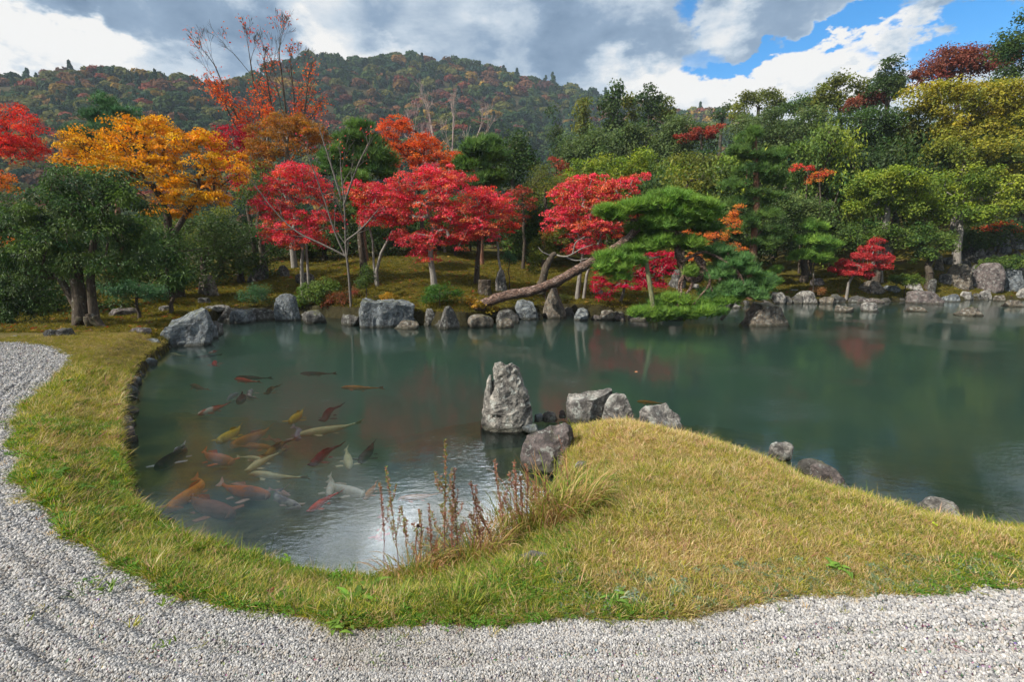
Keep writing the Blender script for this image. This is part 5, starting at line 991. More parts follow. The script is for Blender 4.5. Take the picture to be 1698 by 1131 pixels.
RK = [
 # label, px, py, w, h, mat, seed, kwargs
 ('large brown boulder with white lichen resting half in the water beside the turf point', 911, 776, 108, 74, M_ROCK_P, 11, dict(sub=5, dpf=.7, top=(-.3, -.3, 1), cuts=5, z=.02, box=.4, off=.3)),
 ('long flat topped grey block behind the turf point', 975, 700, 92, 56, M_ROCK_L, 12, dict(sub=5, dpf=.5, cuts=4, z=.0, box=.9, off=.3, top=(-.1, -.1, 1))),
 ('rounded grey block right of the long flat topped one', 1030, 700, 66, 50, M_ROCK_L, 13, dict(sub=5, dpf=.6, cuts=7, z=.03, box=.6)),
 ('low knobbly pale rock with a yellow moss spot right of the grey blocks', 1098, 710, 84, 38, M_ROCK_L, 14, dict(sub=5, dpf=.5, z=.0, rough=.12, off=.3)),
 ('small rounded grey rock between the upright stone and the long block', 912, 697, 28, 15, M_ROCK_L, 15, dict(z=.03)),
 ('small blue grey rock touching the foot of the upright stone', 893, 698, 20, 12, M_ROCK_B, 16, dict(z=.02)),
 ('flat dark slab between the upright stone and the brown boulder', 882, 716, 34, 10, M_ROCK_B, 17, dict(z=.02)),
 ('little dark red stained rock left of the long block', 933, 692, 14, 12, M_ROCK_P, 18, dict(z=.04)),
 ('jagged dark rock poking out of the turf', 1138, 724, 62, 14, M_ROCK_P, 19, dict(land=True, rough=.14, dpf=.45)),
 ('pale pointed rock in the rippled water at the right turf edge', 1296, 760, 46, 26, M_ROCK_L, 20, dict(z=.02, dpf=.6, off=.3)),
 ('long grey rock along the right turf edge with yellow moss', 1372, 806, 66, 34, M_ROCK_P, 21, dict(sub=5, z=.02, dpf=.5, lean=-.4)),
 ('dark mossy rock just above the long edge rock', 1348, 786, 54, 24, M_ROCK_D, 22, dict(z=.02, dpf=.5)),
 ('flat pale rock sunk in the turf edge farthest right', 1556, 852, 70, 26, M_ROCK_L, 23, dict(z=.06, dpf=.4)),
 ('pale rock half buried in the turf below the tall dry grasses', 888, 934, 84, 34, M_ROCK_L, 24, dict(land=True, dpf=.6)),
 ('small white patched rock left of the buried one', 856, 940, 26, 18, M_ROCK_P, 25, dict(land=True)),
 ('grey rock under the dry grass clump at the bank', 965, 806, 34, 44, M_ROCK_P, 26, dict(z=.04, dpf=.6)),
 # left bank
 ('large blue grey split boulder at the left end of the pond', 303, 573, 100, 60, M_ROCK_B, 131, dict(sub=5, dpf=.8, top=(-.3, -.1, 1), cuts=5, box=.9, rough=.1)),
 ('smaller bluish boulder leaning on the right of the large split one', 343, 562, 46, 32, M_ROCK_B, 32, dict(dpf=.8)),
 ('knobbly grey rock at the right foot of the split boulder', 354, 554, 36, 20, M_ROCK_D, 33, dict()),
 ('grey rock behind the top of the split boulder', 332, 536, 26, 16, M_ROCK_D, 34, dict(z=.15)),
 ('flat mauve slab lying on the moss left of the split boulder', 228, 551, 42, 11, M_ROCK_P, 35, dict(land=True, dpf=.7)),
 ('thin pale slab at the waterside left of the split boulder', 250, 567, 30, 8, M_ROCK_B, 36, dict(land=True, dpf=.6)),
 ('flat pale mauve rock on the moss right of the evergreen trunks', 206, 523, 46, 14, M_ROCK_P, 37, dict(land=True, dpf=.6)),
 ('mossy dark rock among the roots of the front evergreen', 105, 557, 52, 16, M_ROCK_D, 38, dict(land=True, dpf=.5, rough=.13)),
 ('small white rock in the moss at the far left', 22, 558, 16, 5, M_ROCK_L, 39, dict(land=True)),
 ('big shaded boulder with a pale face on the dark slope', 348, 490, 36, 36, M_ROCK_W, 40, dict(land=True)),
 ('dark shaded boulder on the slope behind the pink red maple', 432, 465, 38, 28, M_ROCK_D, 41, dict(land=True)),
 ('dark low boulder right of the shaded one on the slope', 470, 458, 20, 18, M_ROCK_D, 42, dict(land=True)),
 ('dark rock behind the two slim maple stems', 505, 470, 38, 18, M_ROCK_D, 43, dict(land=True)),
 ('low mossy stone wall rock right of the split boulder', 385, 532, 46, 20, M_ROCK_D, 44, dict(z=.0, dpf=.5)),
 ('flat pale rock on top of the low mossy bank', 360, 515, 40, 10, M_ROCK_L, 45, dict(land=True, dpf=.5)),
 ('small white rock beside the flat pale one', 275, 515, 22, 9, M_ROCK_L, 46, dict(land=True)),
 ('moss covered round stone behind the split boulder', 341, 503, 22, 12, M_ROCK_D, 47, dict(land=True)),
 ('pale dark streaked bank stone left of the pointed bluish one', 430, 531, 60, 18, M_ROCK_D, 48, dict(dpf=.4)),
 # far shore
 ('bluish white craggy rock at the water left of the reddish azalea', 478, 531, 40, 40, M_ROCK_B, 51, dict(dpf=.6, rough=.1)),
 ('biggest flat topped boulder with white lichen on the far shore', 645, 540, 90, 44, M_ROCK_B, 158, dict(sub=5, dpf=.55, cuts=6, box=.7, rough=.11, top=(.12, -.05, 1))),
 ('low brown mossy rock at the right foot of the biggest boulder', 675, 544, 42, 12, M_ROCK_W, 53, dict(dpf=.6)),
 ('pointed dark stone with white lichen standing in the water', 744, 544, 34, 34, M_ROCK_D, 54, dict(sub=5, dpf=.7, rough=.05, box=.1)),
 ('shaded round rock between the azalea and the pointed stone', 714, 537, 24, 24, M_ROCK_D, 55, dict(z=.02)),
 ('flat brown rock in the water left of the leaning trunk', 837, 542, 30, 13, M_ROCK_W, 56, dict(dpf=.7, box=.7)),
 ('greyish mossy rock under the middle of the leaning trunk', 873, 526, 48, 26, M_ROCK_B, 57, dict(z=.02)),
 ('tall pale lichened rock under the leaning trunk', 916, 526, 44, 46, M_ROCK_W, 58, dict(sub=5, dpf=.7)),
 ('small blue rock in the water right of the tall pale one', 965, 530, 26, 17, M_ROCK_B, 59, dict()),
 ('dark mossy bank rock right of the small blue one', 985, 518, 40, 18, M_ROCK_D, 60, dict(z=.03)),
 ('square mossy block at the water below the crimson maple', 1007, 530, 26, 14, M_ROCK_W, 61, dict(box=.95, cuts=3)),
 ('small flat rock left of the square mossy block', 989, 530, 18, 7, M_ROCK_P, 62, dict()),
 ('small flat rock right of the square mossy block', 1028, 531, 22, 8, M_ROCK_P, 63, dict()),
 ('upright dark rounded stone standing on the moss', 831, 483, 23, 37, M_ROCK_D, 64, dict(land=True, dpf=.5, rough=.04, box=.5)),
 ('grey rock face behind the crimson maple and leaning pine crown', 1122, 478, 34, 30, M_ROCK_D, 65, dict(land=True)),
 ('small pale rock on the moss under the pine', 1152, 478, 20, 8, M_ROCK_L, 66, dict(land=True)),
 ('pale flat rock on the moss below the crimson maple', 992, 488, 26, 9, M_ROCK_L, 67, dict(land=True)),
 ('mauve rock left of the leaning trunk foot', 785, 505, 26, 9, M_ROCK_P, 68, dict(land=True)),
 ('large round mossy boulder alone in the water right of the leaning pine', 1266, 537, 76, 36, M_ROCK_W, 71, dict(sub=5, dpf=.8, box=.9, cuts=5, top=(.1, -.1, 1))),
 ('squared pale block of the far shore just behind the lone boulder', 1284, 503, 32, 17, M_ROCK_L, 72, dict(box=.9, cuts=4, dpf=.5)),
 ('pale block with mossy top, second of the far shore stones', 1337, 503, 36, 19, M_ROCK_L, 73, dict(box=.6, dpf=.5)),
 ('greyish cap rock above the gap between the two pale blocks', 1318, 492, 26, 12, M_ROCK_B, 74, dict(z=.15)),
 ('small dark stone wedged between the two pale blocks', 1305, 503, 16, 11, M_ROCK_D, 75, dict()),
 ('stone with pale mauve face on the moss above the shore', 1355, 474, 23, 14, M_ROCK_P, 76, dict(land=True)),
 ('small brownish islet rock in front of the far shore', 1399, 517, 28, 10, M_ROCK_W, 77, dict(dpf=.6)),
 ('white islet rock right of the brownish one', 1442, 516, 26, 13, M_ROCK_L, 78, dict(dpf=.6)),
 ('grey green boulder behind the small red maple', 1445, 486, 44, 22, M_ROCK_W, 79, dict(land=True)),
 ('low grey slab right of the grey green boulder', 1477, 483, 26, 10, M_ROCK_B, 80, dict(land=True)),
 ('white grey craggy rock left of the little stone pillar', 1515, 481, 34, 21, M_ROCK_L, 81, dict(land=True, rough=.12)),
 ('thin upright lichened stone like a small pillar', 1545, 486, 14, 24, M_ROCK_D, 82, dict(land=True, dpf=.8)),
 ('wide jagged rock in front of the small stone pillar', 1530, 503, 58, 20, M_ROCK_P, 83, dict(dpf=.4, rough=.13)),
 ('low dark shore stone left of the wide jagged rock', 1438, 502, 44, 8, M_ROCK_P, 84, dict(dpf=.4, rough=.12)),
 ('low wet shore stone near the foot of the small red maple', 1405, 500, 30, 6, M_ROCK_D, 85, dict(dpf=.5)),
 ('flat brown islet rock before the wide jagged rock', 1517, 516, 34, 7, M_ROCK_W, 86, dict(dpf=.5)),
 ('pointed striped islet rock farthest out at the right', 1605, 523, 38, 13, M_ROCK_W, 87, dict(dpf=.5)),
 ('rusty moss covered islet stone near the right edge', 1680, 508, 30, 11, M_ROCK_W, 88, dict(dpf=.6)),
 ('big square pale brown boulder of the rockwork', 1590, 476, 42, 38, M_ROCK_W, 91, dict(land=True, sub=5, box=.7, cuts=6, dpf=.6)),
 ('tallest upright slab of the rockwork', 1636, 482, 44, 46, M_ROCK_P, 92, dict(land=True, sub=5, box=.8, cuts=5, dpf=.4)),
 ('slanting grey boulder right of the upright slab', 1677, 482, 44, 34, M_ROCK_B, 93, dict(land=True, sub=5, dpf=.6)),
 ('dark stone between the square boulder and the upright slab', 1609, 474, 16, 22, M_ROCK_D, 94, dict(land=True)),
 ('brown flat step stone above the upright slab', 1655, 436, 44, 14, M_ROCK_P, 95, dict(land=True, dpf=.5)),
 ('standing pale stone at the top of the rockwork', 1662, 420, 24, 30, M_ROCK_B, 96, dict(land=True)),
 ('blue grey rock right of the standing pale stone', 1684, 412, 26, 16, M_ROCK_B, 97, dict(land=True)),
 ('dark mossy rock left of the brown step stone', 1610, 434, 36, 24, M_ROCK_D, 98, dict(land=True)),
 ('dark rock above the square boulder', 1586, 424, 24, 24, M_ROCK_D, 99, dict(land=True)),
 ('mossy jagged rock left of the rockwork', 1556, 448, 20, 26, M_ROCK_W, 100, dict(land=True)),
 ('green tinged rock right of the brown step stone', 1672, 452, 22, 14, M_ROCK_B, 101, dict(land=True)),
 ('dark rock under the evergreen on the slope', 1530, 425, 22, 18, M_ROCK_D, 102, dict(land=True)),
 ('pale rock partly hidden behind the small red maple', 1452, 442, 16, 10, M_ROCK_L, 103, dict(land=True)),
 ('greyish boulder high at the right edge of the picture', 1685, 380, 34, 18, M_ROCK_D, 104, dict(land=True)),
 ('pale stone under the mossy ledge, left one', 1600, 497, 22, 13, M_ROCK_L, 105, dict(box=.7, dpf=.5)),
 ('square pale stone under the mossy ledge, right one', 1635, 497, 20, 14, M_ROCK_L, 106, dict(box=.9, dpf=.5)),
 ('dark stone under the mossy ledge between the pale ones', 1618, 497, 14, 10, M_ROCK_D, 107, dict(box=.6, dpf=.5)),
 ('small brown stone under the right end of the mossy ledge', 1658, 499, 18, 9, M_ROCK_W, 108, dict(dpf=.5)),
 ('pale block at the right edge beside the mossy ledge', 1695, 497, 18, 20, M_ROCK_L, 109, dict(box=.8, dpf=.5)),
]
for (lb, px, py, w_, h_, m_, sd_, kw) in RK:
    rock(lb, px, py, w_, h_, m_, sd_, **kw)
FILL = [(1565, 470, 22, 16), (1620, 455, 24, 16), (1598, 447, 22, 14), (1640, 428, 20, 14), (1622, 415, 18, 14), (1572, 438, 18, 12), (1660, 470, 20, 16), (1690, 466, 30, 22), (1610, 400, 16, 14), (1645, 405, 16, 12), (1545, 470, 14, 9), (1695, 440, 24, 16), (1668, 396, 20, 12), (1590, 408, 16, 14), (1685, 425, 16, 10)]
for i, (px, py, w_, h_) in enumerate(FILL): rock('dark mossy stone filling the rockwork on the right slope', px, py, w_, h_, M_ROCK_D, 400 + i, land=True, sub=3, group='small stones of the rockwork')
SHORE = [('low blue grey rock at the water under the spreading blue green shrub', 405, 534, 44, 20, M_ROCK_B), ('mossy rock face at the water right of the craggy bluish rock', 520, 534, 40, 18, M_ROCK_D), ('mossy rock at the water left of the biggest boulder', 585, 538, 36, 16, M_ROCK_D), ('brown mossy rock in the bank below the fern clump', 795, 541, 44, 18, M_ROCK_W), ('round mossy rock at the water right of the fern clump', 845, 534, 40, 20, M_ROCK_D), ('pale squat rock at the waterline under the low pine pads', 1060, 531, 34, 12, M_ROCK_P), ('dark flat rock at the waterline beneath the pine post', 1115, 529, 40, 11, M_ROCK_D), ('grey shore rock behind the low pine pads', 1160, 516, 36, 14, M_ROCK_B), ('pale shore rock left of the lone boulder', 1212, 510, 30, 12, M_ROCK_L), ('brownish shore stone right of the pale blocks', 1372, 503, 26, 10, M_ROCK_W), ('grey shore stone between the wide jagged rock and the ledge', 1575, 500, 26, 12, M_ROCK_B)]
for i, (lb, px, py, w_, h_, m_) in enumerate(SHORE): rock(lb, px, py, w_, h_, m_, 430 + i)
# thin mossy ledge slab bridging the stones at the right
p = PZ(1625, 494, 0); me = rock_mesh(3.4, .75, .13, 120, 4, cuts=2, rough=.05, mat=M_ROCK_D, box=1.3, sink=.05); o = link('stone_ledge', me, loc=(p[0] + .25, p[1] + .45, .30)); o.rotation_euler = (0, 0, -.02); tag(o, 'long thin mossy stone ledge spanning the small stones at the right', 'ledge')
# edging stones of the near left bank and the turf point
def edging():
    src = [rock_mesh(.20, .15, .12, 200 + i, 3, mat=[M_ROCK_D, M_ROCK_P, M_ROCK_B][i % 3], sink=.3) for i in range(6)]
    for m in src: m.name = 'edging_stone'
    n = 0
    def put(x, y, s, k, g, lb, zz=-.02):
        nonlocal n
        o = link('edging_stone', src[k % 6], loc=(x, y, zz)); o.scale = (s * random.uniform(.8, 1.3), s, s * random.uniform(.7, 1.15)); o.rotation_euler = (0, 0, random.uniform(0, 6.28)); tag(o, lb, 'edging stone', g); n += 1
    P = np.vstack([POND, POND[:1]]); acc = 0
    for a, b in zip(P[:-1], P[1:]):
        L_ = np.linalg.norm(b - a); t = 0; c = (a + b) / 2; nv = np.array([(b - a)[1], -(b - a)[0]]) / max(L_, 1e-6)
        if c[1] < 11.5 and c[0] < -1.2 and c[1] > 2.7: step, s0, g, lb = .19, 1.0, 'edging stones of the left bank', 'small dark edging stone half hidden under the grass of the left bank'
        elif c[1] >= 11.5 and c[1] < 25 and c[0] < 22: step, s0, g, lb = .42, 2.6, 'low stones along the far waterline', 'low dark mossy stone at the foot of the far bank'
        elif c[0] > 1.5 and c[1] < 11.5 and c[0] < 9: step, s0, g, lb = .42, 1.0, 'edging stones of the right turf edge', 'small grey stone at the waterline of the right turf edge'
        else: continue
        acc += L_
        while acc > step:
            acc -= step * random.uniform(.7, 1.4); q = a + (b - a) * min(1, max(0, random.random())); far_ = s0 > 1.5; put(q[0] + random.uniform(-.04, .04) * s0, q[1] + random.uniform(-.04, .04) * s0, s0 * random.uniform(.35, 1.6), (n * 7 + int(q[0] * 10)) if not far_ else 3 * (n % 2), g, lb, random.uniform(-.09, .0) * s0)
    print('edging', n)
edging()
# old tree stump and dead snag
def stump():
    b = hit(804, 488); k = b[1] / F; e = empty('tree_stump', b, 'old dark cut stump left of the upright dark stone', 'stump'); w_ = 24 * k; h = 24 * k
    R = [(-.1, -w_ * .56, w_ * .56, 0, w_), (.1 * h, -w_ * .5, w_ * .52, 0, w_ * .9), (.6 * h, -w_ * .44, w_ * .42, 0, w_ * .8), (.96 * h, -w_ * .46, w_ * .42, 0, w_ * .8), (h, -w_ * .40, w_ * .38, 0, w_ * .7)]
    link('stump', loft(R, 4, .03, M_BARK, 24, 'stump'), e)
stump()
def snag():
    bp = PD(925, 500, 16.2); bp[2] = gz(bp[0], bp[1]); P = np.array([bp, PD(900, 465, 16.2), PD(905, 445, 16.2), PD(915, 425, 16.2), PD(922, 420, 16.2)]); P[0] = PD(897, 488, 16.2)
    e = empty('dead_tree', P[0], 'short dark dead trunk leaning right with pale bare twigs behind the leaning pine', 'tree'); V, Q_, T_ = swept(P - P[0], [.17, .13, .12, .09, .07], 12, 6, .3); link('trunk', new_mesh('trunk', V, quads=Q_, tris=T_, smooth=True, mat=M_BARK), e)
    for pts in [[(920, 422, 16.2), (940, 425, 16.0), (965, 412, 15.9), (985, 405, 15.9)], [(935, 425, 16.1), (955, 432, 16.0), (975, 428, 15.9)], [(915, 425, 16.2), (900, 418, 16.1), (893, 410, 16.1)], [(950, 420, 16), (955, 402, 15.9), (970, 392, 15.9)]]:
        V, Q_, T_ = swept(np.array([PD(*q) for q in pts]) - P[0], np.linspace(.03, .008, len(pts)), 6, 8, .2); link('twig', new_mesh('twig', V, quads=Q_, tris=T_, smooth=True, mat=M_BARK_GREY), e)
snag()
# roots of the front evergreen
def roots():
    t = [o for o in bpy.data.objects if o.get('label', '').startswith('big glossy dark evergreen')][0]; b = np.array(t.location)
    for pts in [[(150, 520), (156, 532), (166, 540), (172, 548)], [(146, 525), (147, 538), (150, 546)], [(133, 528), (126, 537), (118, 540)], [(158, 525), (166, 535), (178, 540)]]:
        Pp = [PD(x, y, 11.75) for x, y in pts]; 
        for q in Pp[1:]: q[2] = max(gz(q[0], q[1]) - .01, q[2] - .02)
        Pp[-1][2] = gz(Pp[-1][0], Pp[-1][1]) - .02
        V, Q_, T_ = swept(np.array(Pp) - b, np.linspace(.09, .03, len(Pp)), 8, 2, .25); link('root', new_mesh('root', V, quads=Q_, tris=T_, smooth=True, mat=M_BARK), t)
roots()
# ------------------------------------------------------------------ koi
mk = Mat('koi_skin', .35, .5); kc = mk.attr(); kn = mk.noise(mk.pos(), 60, 3, .6); mk.L(mk.mix(.35, kc, mk.ramp(kn, [(.3, (.55, .55, .55)), (.7, (1.2, 1.2, 1.2))]), 'MULTIPLY'), mk.p.inputs['Base Color']); M_KOI = mk.m; mk.p.inputs['Specular IOR Level'].default_value = .08; mk.p.inputs['Roughness'].default_value = .6
KC = {'black': [(.012, .013, .016), (.02, .02, .024)], 'tan': [(.36, .20, .11), (.50, .17, .06)], 'yellow': [(.55, .40, .04), (.62, .46, .06)], 'dullorange': [(.42, .18, .03), (.50, .20, .03)], 'darkgold': [(.035, .025, .015), (.26, .17, .04)], 'grey': [(.20, .20, .22), (.30, .30, .32)],
      'pale': [(.62, .58, .28), (.70, .65, .36)], 'dark': [(.05, .03, .025), (.08, .045, .035)], 'redwhite': [(.70, .62, .50), (.60, .08, .03)], 'maroon': [(.09, .02, .02), (.14, .03, .025)], 'orange': [(.62, .22, .04), (.66, .28, .06)], 'brown': [(.22, .11, .07), (.30, .15, .09)],
      'spotorange': [(.55, .18, .06), (.30, .17, .13)], 'whitegrey': [(.50, .48, .44), (.20, .19, .2)], 'red': [(.70, .05, .03), (.72, .10, .05)], 'white': [(.75, .72, .62), (.68, .64, .5)], 'pinkgrey': [(.42, .28, .24), (.5, .3, .24)]}
FIN = {'black': (.6, .6, .62), 'tan': (.70, .20, .06), 'orange': (.65, .22, .06), 'spotorange': (.75, .50, .38), 'maroon': (.25, .04, .03), 'darkgold': (.35, .22, .06), 'brown': (.45, .20, .12), 'grey': (.45, .4, .36), 'whitegrey': (.6, .45, .35), 'red': (.75, .2, .12)}
def koi(lb, hx, hy, tx, ty, c, z=-.07, bend=.0, wid=1.0, i=0):
    bend = bend * 1.7
    z = z * .8 - .048
    A = PZ(hx, hy, z); B = PZ(tx, ty, z); L_ = np.linalg.norm(A - B)
    hd = math.atan2(A[1] - B[1], A[0] - B[0]); e = empty('koi', (A + B) / 2, lb, 'fish', 'koi gathered in the near corner of the pond'); e.rotation_euler = (0, 0, hd)
    n = 22; m = 12; s = np.linspace(0, 1, n)   # 0 = nose
    prof = np.interp(s, [0, .03, .10, .22, .38, .55, .72, .84, .90], [.012, .045, .078, .100, .108, .092, .060, .034, .028]) * (wid ** .6) * .74
    s = s * .88; x = .5 - s; yb = bend * np.sin((s - .25) * math.pi * 1.1) * .35 * (s > .0); yb -= yb[0]
    an = np.arange(m) / m * 2 * math.pi; V = np.zeros((n, m, 3)); V[:, :, 0] = x[:, None]; V[:, :, 1] = yb[:, None] + np.cos(an)[None] * prof[:, None]; V[:, :, 2] = np.sin(an)[None] * prof[:, None] * 1.15
    V = V.reshape(-1, 3) * L_; k = np.arange(m); a = (np.arange(n - 1) * m)[:, None]; Q_ = np.stack([a + k, a + (k + 1) % m, a + m + (k + 1) % m, a + m + k], -1).reshape(-1, 4)
    V = np.vstack([V, [[(.5 + .006) * L_, 0, 0]]]); T_ = [(((j + 1) % m), j, len(V) - 1) for j in range(m)]
    c0, c1 = [np.array(q) for q in KC[c]]; nz = vnoise(V / L_ * [1, 1.4, 1], 6 if c in ('redwhite', 'darkgold', 'spotorange', 'whitegrey') else 12, 2, 300 + i); f = ss(nz * 3 + .5)[:, None] if c in ('redwhite', 'darkgold', 'spotorange', 'whitegrey') else ss(nz + .5)[:, None]
    cc = np.clip((c0 * (1 - f) + c1 * f) * 1.2, 0, .85); belly = np.clip(-V[:, 2] / L_ * 12 - .3, 0, 1)[:, None] * .5; cc = cc * (1 - belly) + np.array([.5, .42, .32]) * belly
    link('body', new_mesh('body', V, quads=Q_, tris=T_, cols=cc, smooth=True, mat=M_KOI), e)
    fc = np.array(FIN.get(c, tuple(c1 * 1.05))); ty_ = yb[-1]; dirb = bend * .55
    def fin(name, pts, th=.004):
        P_ = np.array(pts) * L_; up = np.array([0, 0, th * L_]); V_ = np.vstack([P_ + up, P_ - up]); q = len(P_); T2 = [(0, j, j + 1) for j in range(1, q - 1)] + [(q, q + j + 1, q + j) for j in range(1, q - 1)]; Q2 = [(j, (j + 1) % q, q + (j + 1) % q, q + j) for j in range(q)]
        link(name, new_mesh(name, V_, quads=Q2, tris=T2, cols=np.tile(fc, (len(V_), 1)), smooth=False, mat=M_KOI), e)
    t0 = -.37
    fin('tail_fin', [(t0, ty_, 0), (t0 - .05, ty_ + .03 - dirb * .03, .03), (t0 - .15, ty_ + .055 - dirb * .10, .055), (t0 - .115, ty_ + .0 - dirb * .07, .0), (t0 - .15, ty_ - .05 - dirb * .10, -.045), (t0 - .05, ty_ - .03 - dirb * .03, -.03)])
    for sd_ in (-1, 1):
        fin('pectoral_fin', [(.30, sd_ * .085 * wid + yb[5], -.03), (.26, sd_ * .20 * wid + yb[5], -.045), (.19, sd_ * .215 * wid + yb[5], -.05), (.20, sd_ * .12 * wid + yb[5], -.04), (.25, sd_ * .085 * wid + yb[5], -.035)])
        fin('pelvic_fin', [(.02, sd_ * .085 * wid + yb[10], -.06), (-.03, sd_ * .14 * wid + yb[10], -.07), (-.07, sd_ * .13 * wid + yb[11], -.07), (-.05, sd_ * .07 * wid + yb[11], -.06)])
    fin('dorsal_fin', [(.14, yb[8], .07 * wid), (.10, yb[9] + .012, .12 * wid), (-.08, yb[12] + .016, .085 * wid), (-.16, yb[15], .06 * wid)])
FISH = [
 ('black koi with white fins alone near the left bank', 276, 775, 288, 739, 'black', -.05, .3, 1.25), ('tan koi with orange fins pointing down right, beside the black one', 378, 770, 347, 744, 'tan', -.05, -.2, 1.2), ('small bright yellow koi swimming down left', 368, 733, 391, 706, 'yellow', -.05, .2, 1.2),
 ('dull orange koi deeper right of the small bright yellow one', 390, 741, 441, 707, 'dullorange', -.14, .2, 1.0), ('long faint orange koi just below the dull orange one', 452, 741, 384, 742, 'dullorange', -.15, .1, .8), ('black and gold koi lying over the pale yellow ones', 434, 755, 496, 728, 'darkgold', -.05, -.2, .9),
 ('grey koi pointing down right under the pale long koi tail', 500, 728, 478, 708, 'grey', -.08, .2, 1.1), ('longest pale yellow koi at the right of the shoal', 497, 723, 596, 698, 'pale', -.06, .15, .6), ('slim dark koi above the longest pale yellow one', 528, 697, 574, 672, 'dark', -.07, -.2, .9),
 ('short bright yellow koi above the shoal', 484, 701, 499, 679, 'yellow', -.08, .1, 1.2), ('slim red and white koi in the middle water', 330, 688, 378, 668, 'redwhite', -.05, .1, .75), ('maroon koi with pointed tail right of the shoal', 510, 771, 573, 737, 'maroon', -.05, -.15, .9),
 ('pale yellow koi slanting up to the right under the black and gold one', 405, 781, 472, 749, 'pale', -.07, -.1, .75), ('short pale yellow koi left of the slanting one', 438, 761, 391, 759, 'pale', -.10, .1, .7), ('pale yellow koi lying level at the edge of the sky reflection', 413, 787, 513, 790, 'pale', -.06, .1, .55),
 ('small pale yellow koi pointing straight down right of the maroon one', 579, 777, 574, 743, 'pale', -.09, 0, 1.0), ('blackish koi right of the small pale pointing down one', 600, 767, 616, 733, 'dark', -.10, .1, 1.1), ('orange koi with curved back near the left bank stones', 303, 842, 300, 795, 'orange', -.09, .4, 1.1),
 ('big brown scaled koi pointing down right at the front', 374, 860, 330, 812, 'brown', -.08, -.2, 1.25), ('big orange and mottled koi pointing right', 440, 827, 371, 797, 'spotorange', -.085, -.15, 1.15), ('whitish grey curved koi left of the red one', 473, 845, 496, 806, 'whitegrey', -.05, -.6, 1.1), ('pinkish koi behind the whitish grey curved one', 482, 822, 443, 812, 'pinkgrey', -.09, .1, 1.0),
 ('bright red koi slanting up to the right in the sky reflection', 508, 848, 570, 815, 'red', -.03, -.1, .75), ('large creamy white koi in the sky reflection', 597, 825, 552, 793, 'white', -.08, -.2, 1.0), ('creamy white koi pointing down beside the large white one', 549, 822, 543, 788, 'white', -.10, .1, 1.0), ('faint pink orange koi right of the large white one', 606, 828, 622, 798, 'orange', -.13, .1, .9),
 ('faint white and orange koi deep at the right front', 636, 896, 620, 857, 'redwhite', -.13, .3, 1.0), ('long orange koi in the sky reflection behind the dry stems', 660, 830, 732, 816, 'orange', -.10, .1, .7), ('small vivid orange koi alone below the split boulder reflection', 353, 601, 366, 607, 'red', -.02, .2, 1.4), ('thin whitish koi under the split boulder', 281, 587, 310, 590, 'pale', -.04, .1, .7),
 ('small pinkish koi near the split boulder reflection', 347, 586, 360, 581, 'redwhite', -.03, .1, .9), ('slender dark koi below the split boulder', 324, 593, 367, 588, 'dark', -.04, .1, .6), ('slender dark koi in the middle water beside a red one', 391, 626, 452, 627, 'dark', -.04, .05, .5), ('red brown koi just below the slender dark one', 388, 629, 434, 633, 'red', -.05, .1, .7),
 ('brown koi in the open water left of the red brown one', 315, 639, 350, 646, 'brown', -.05, .1, .8), ('black koi with orange mouth facing the viewer', 401, 667, 394, 654, 'dark', -.03, .2, 1.8), ('white backed koi right of the one facing the viewer', 409, 649, 434, 659, 'whitegrey', -.03, .3, 1.0), ('black, white and gold koi farther right', 437, 653, 469, 639, 'darkgold', -.03, -.2, .9),
 ('greyish koi left of the one facing the viewer', 390, 653, 382, 665, 'grey', -.06, .2, 1.1), ('long thin orange koi in the middle of the pond', 566, 643, 636, 643, 'orange', -.03, .05, .5), ('long dark red koi far out in the pond', 497, 620, 558, 619, 'maroon', -.05, .05, .5), ('orange koi with pale tail behind the grey blocks', 1056, 666, 1104, 669, 'orange', -.03, .05, .6), ('deep brown koi under the shoal', 480, 745, 440, 727, 'brown', -.16, .1, .9), ('deep orange koi under the shoal', 410, 765, 455, 752, 'dullorange', -.18, .1, .9)]
for i, (lb, hx, hy, tx, ty, c, z, bd, wd) in enumerate(FISH): koi(lb, hx, hy, tx, ty, c, z, bd, wd, i)
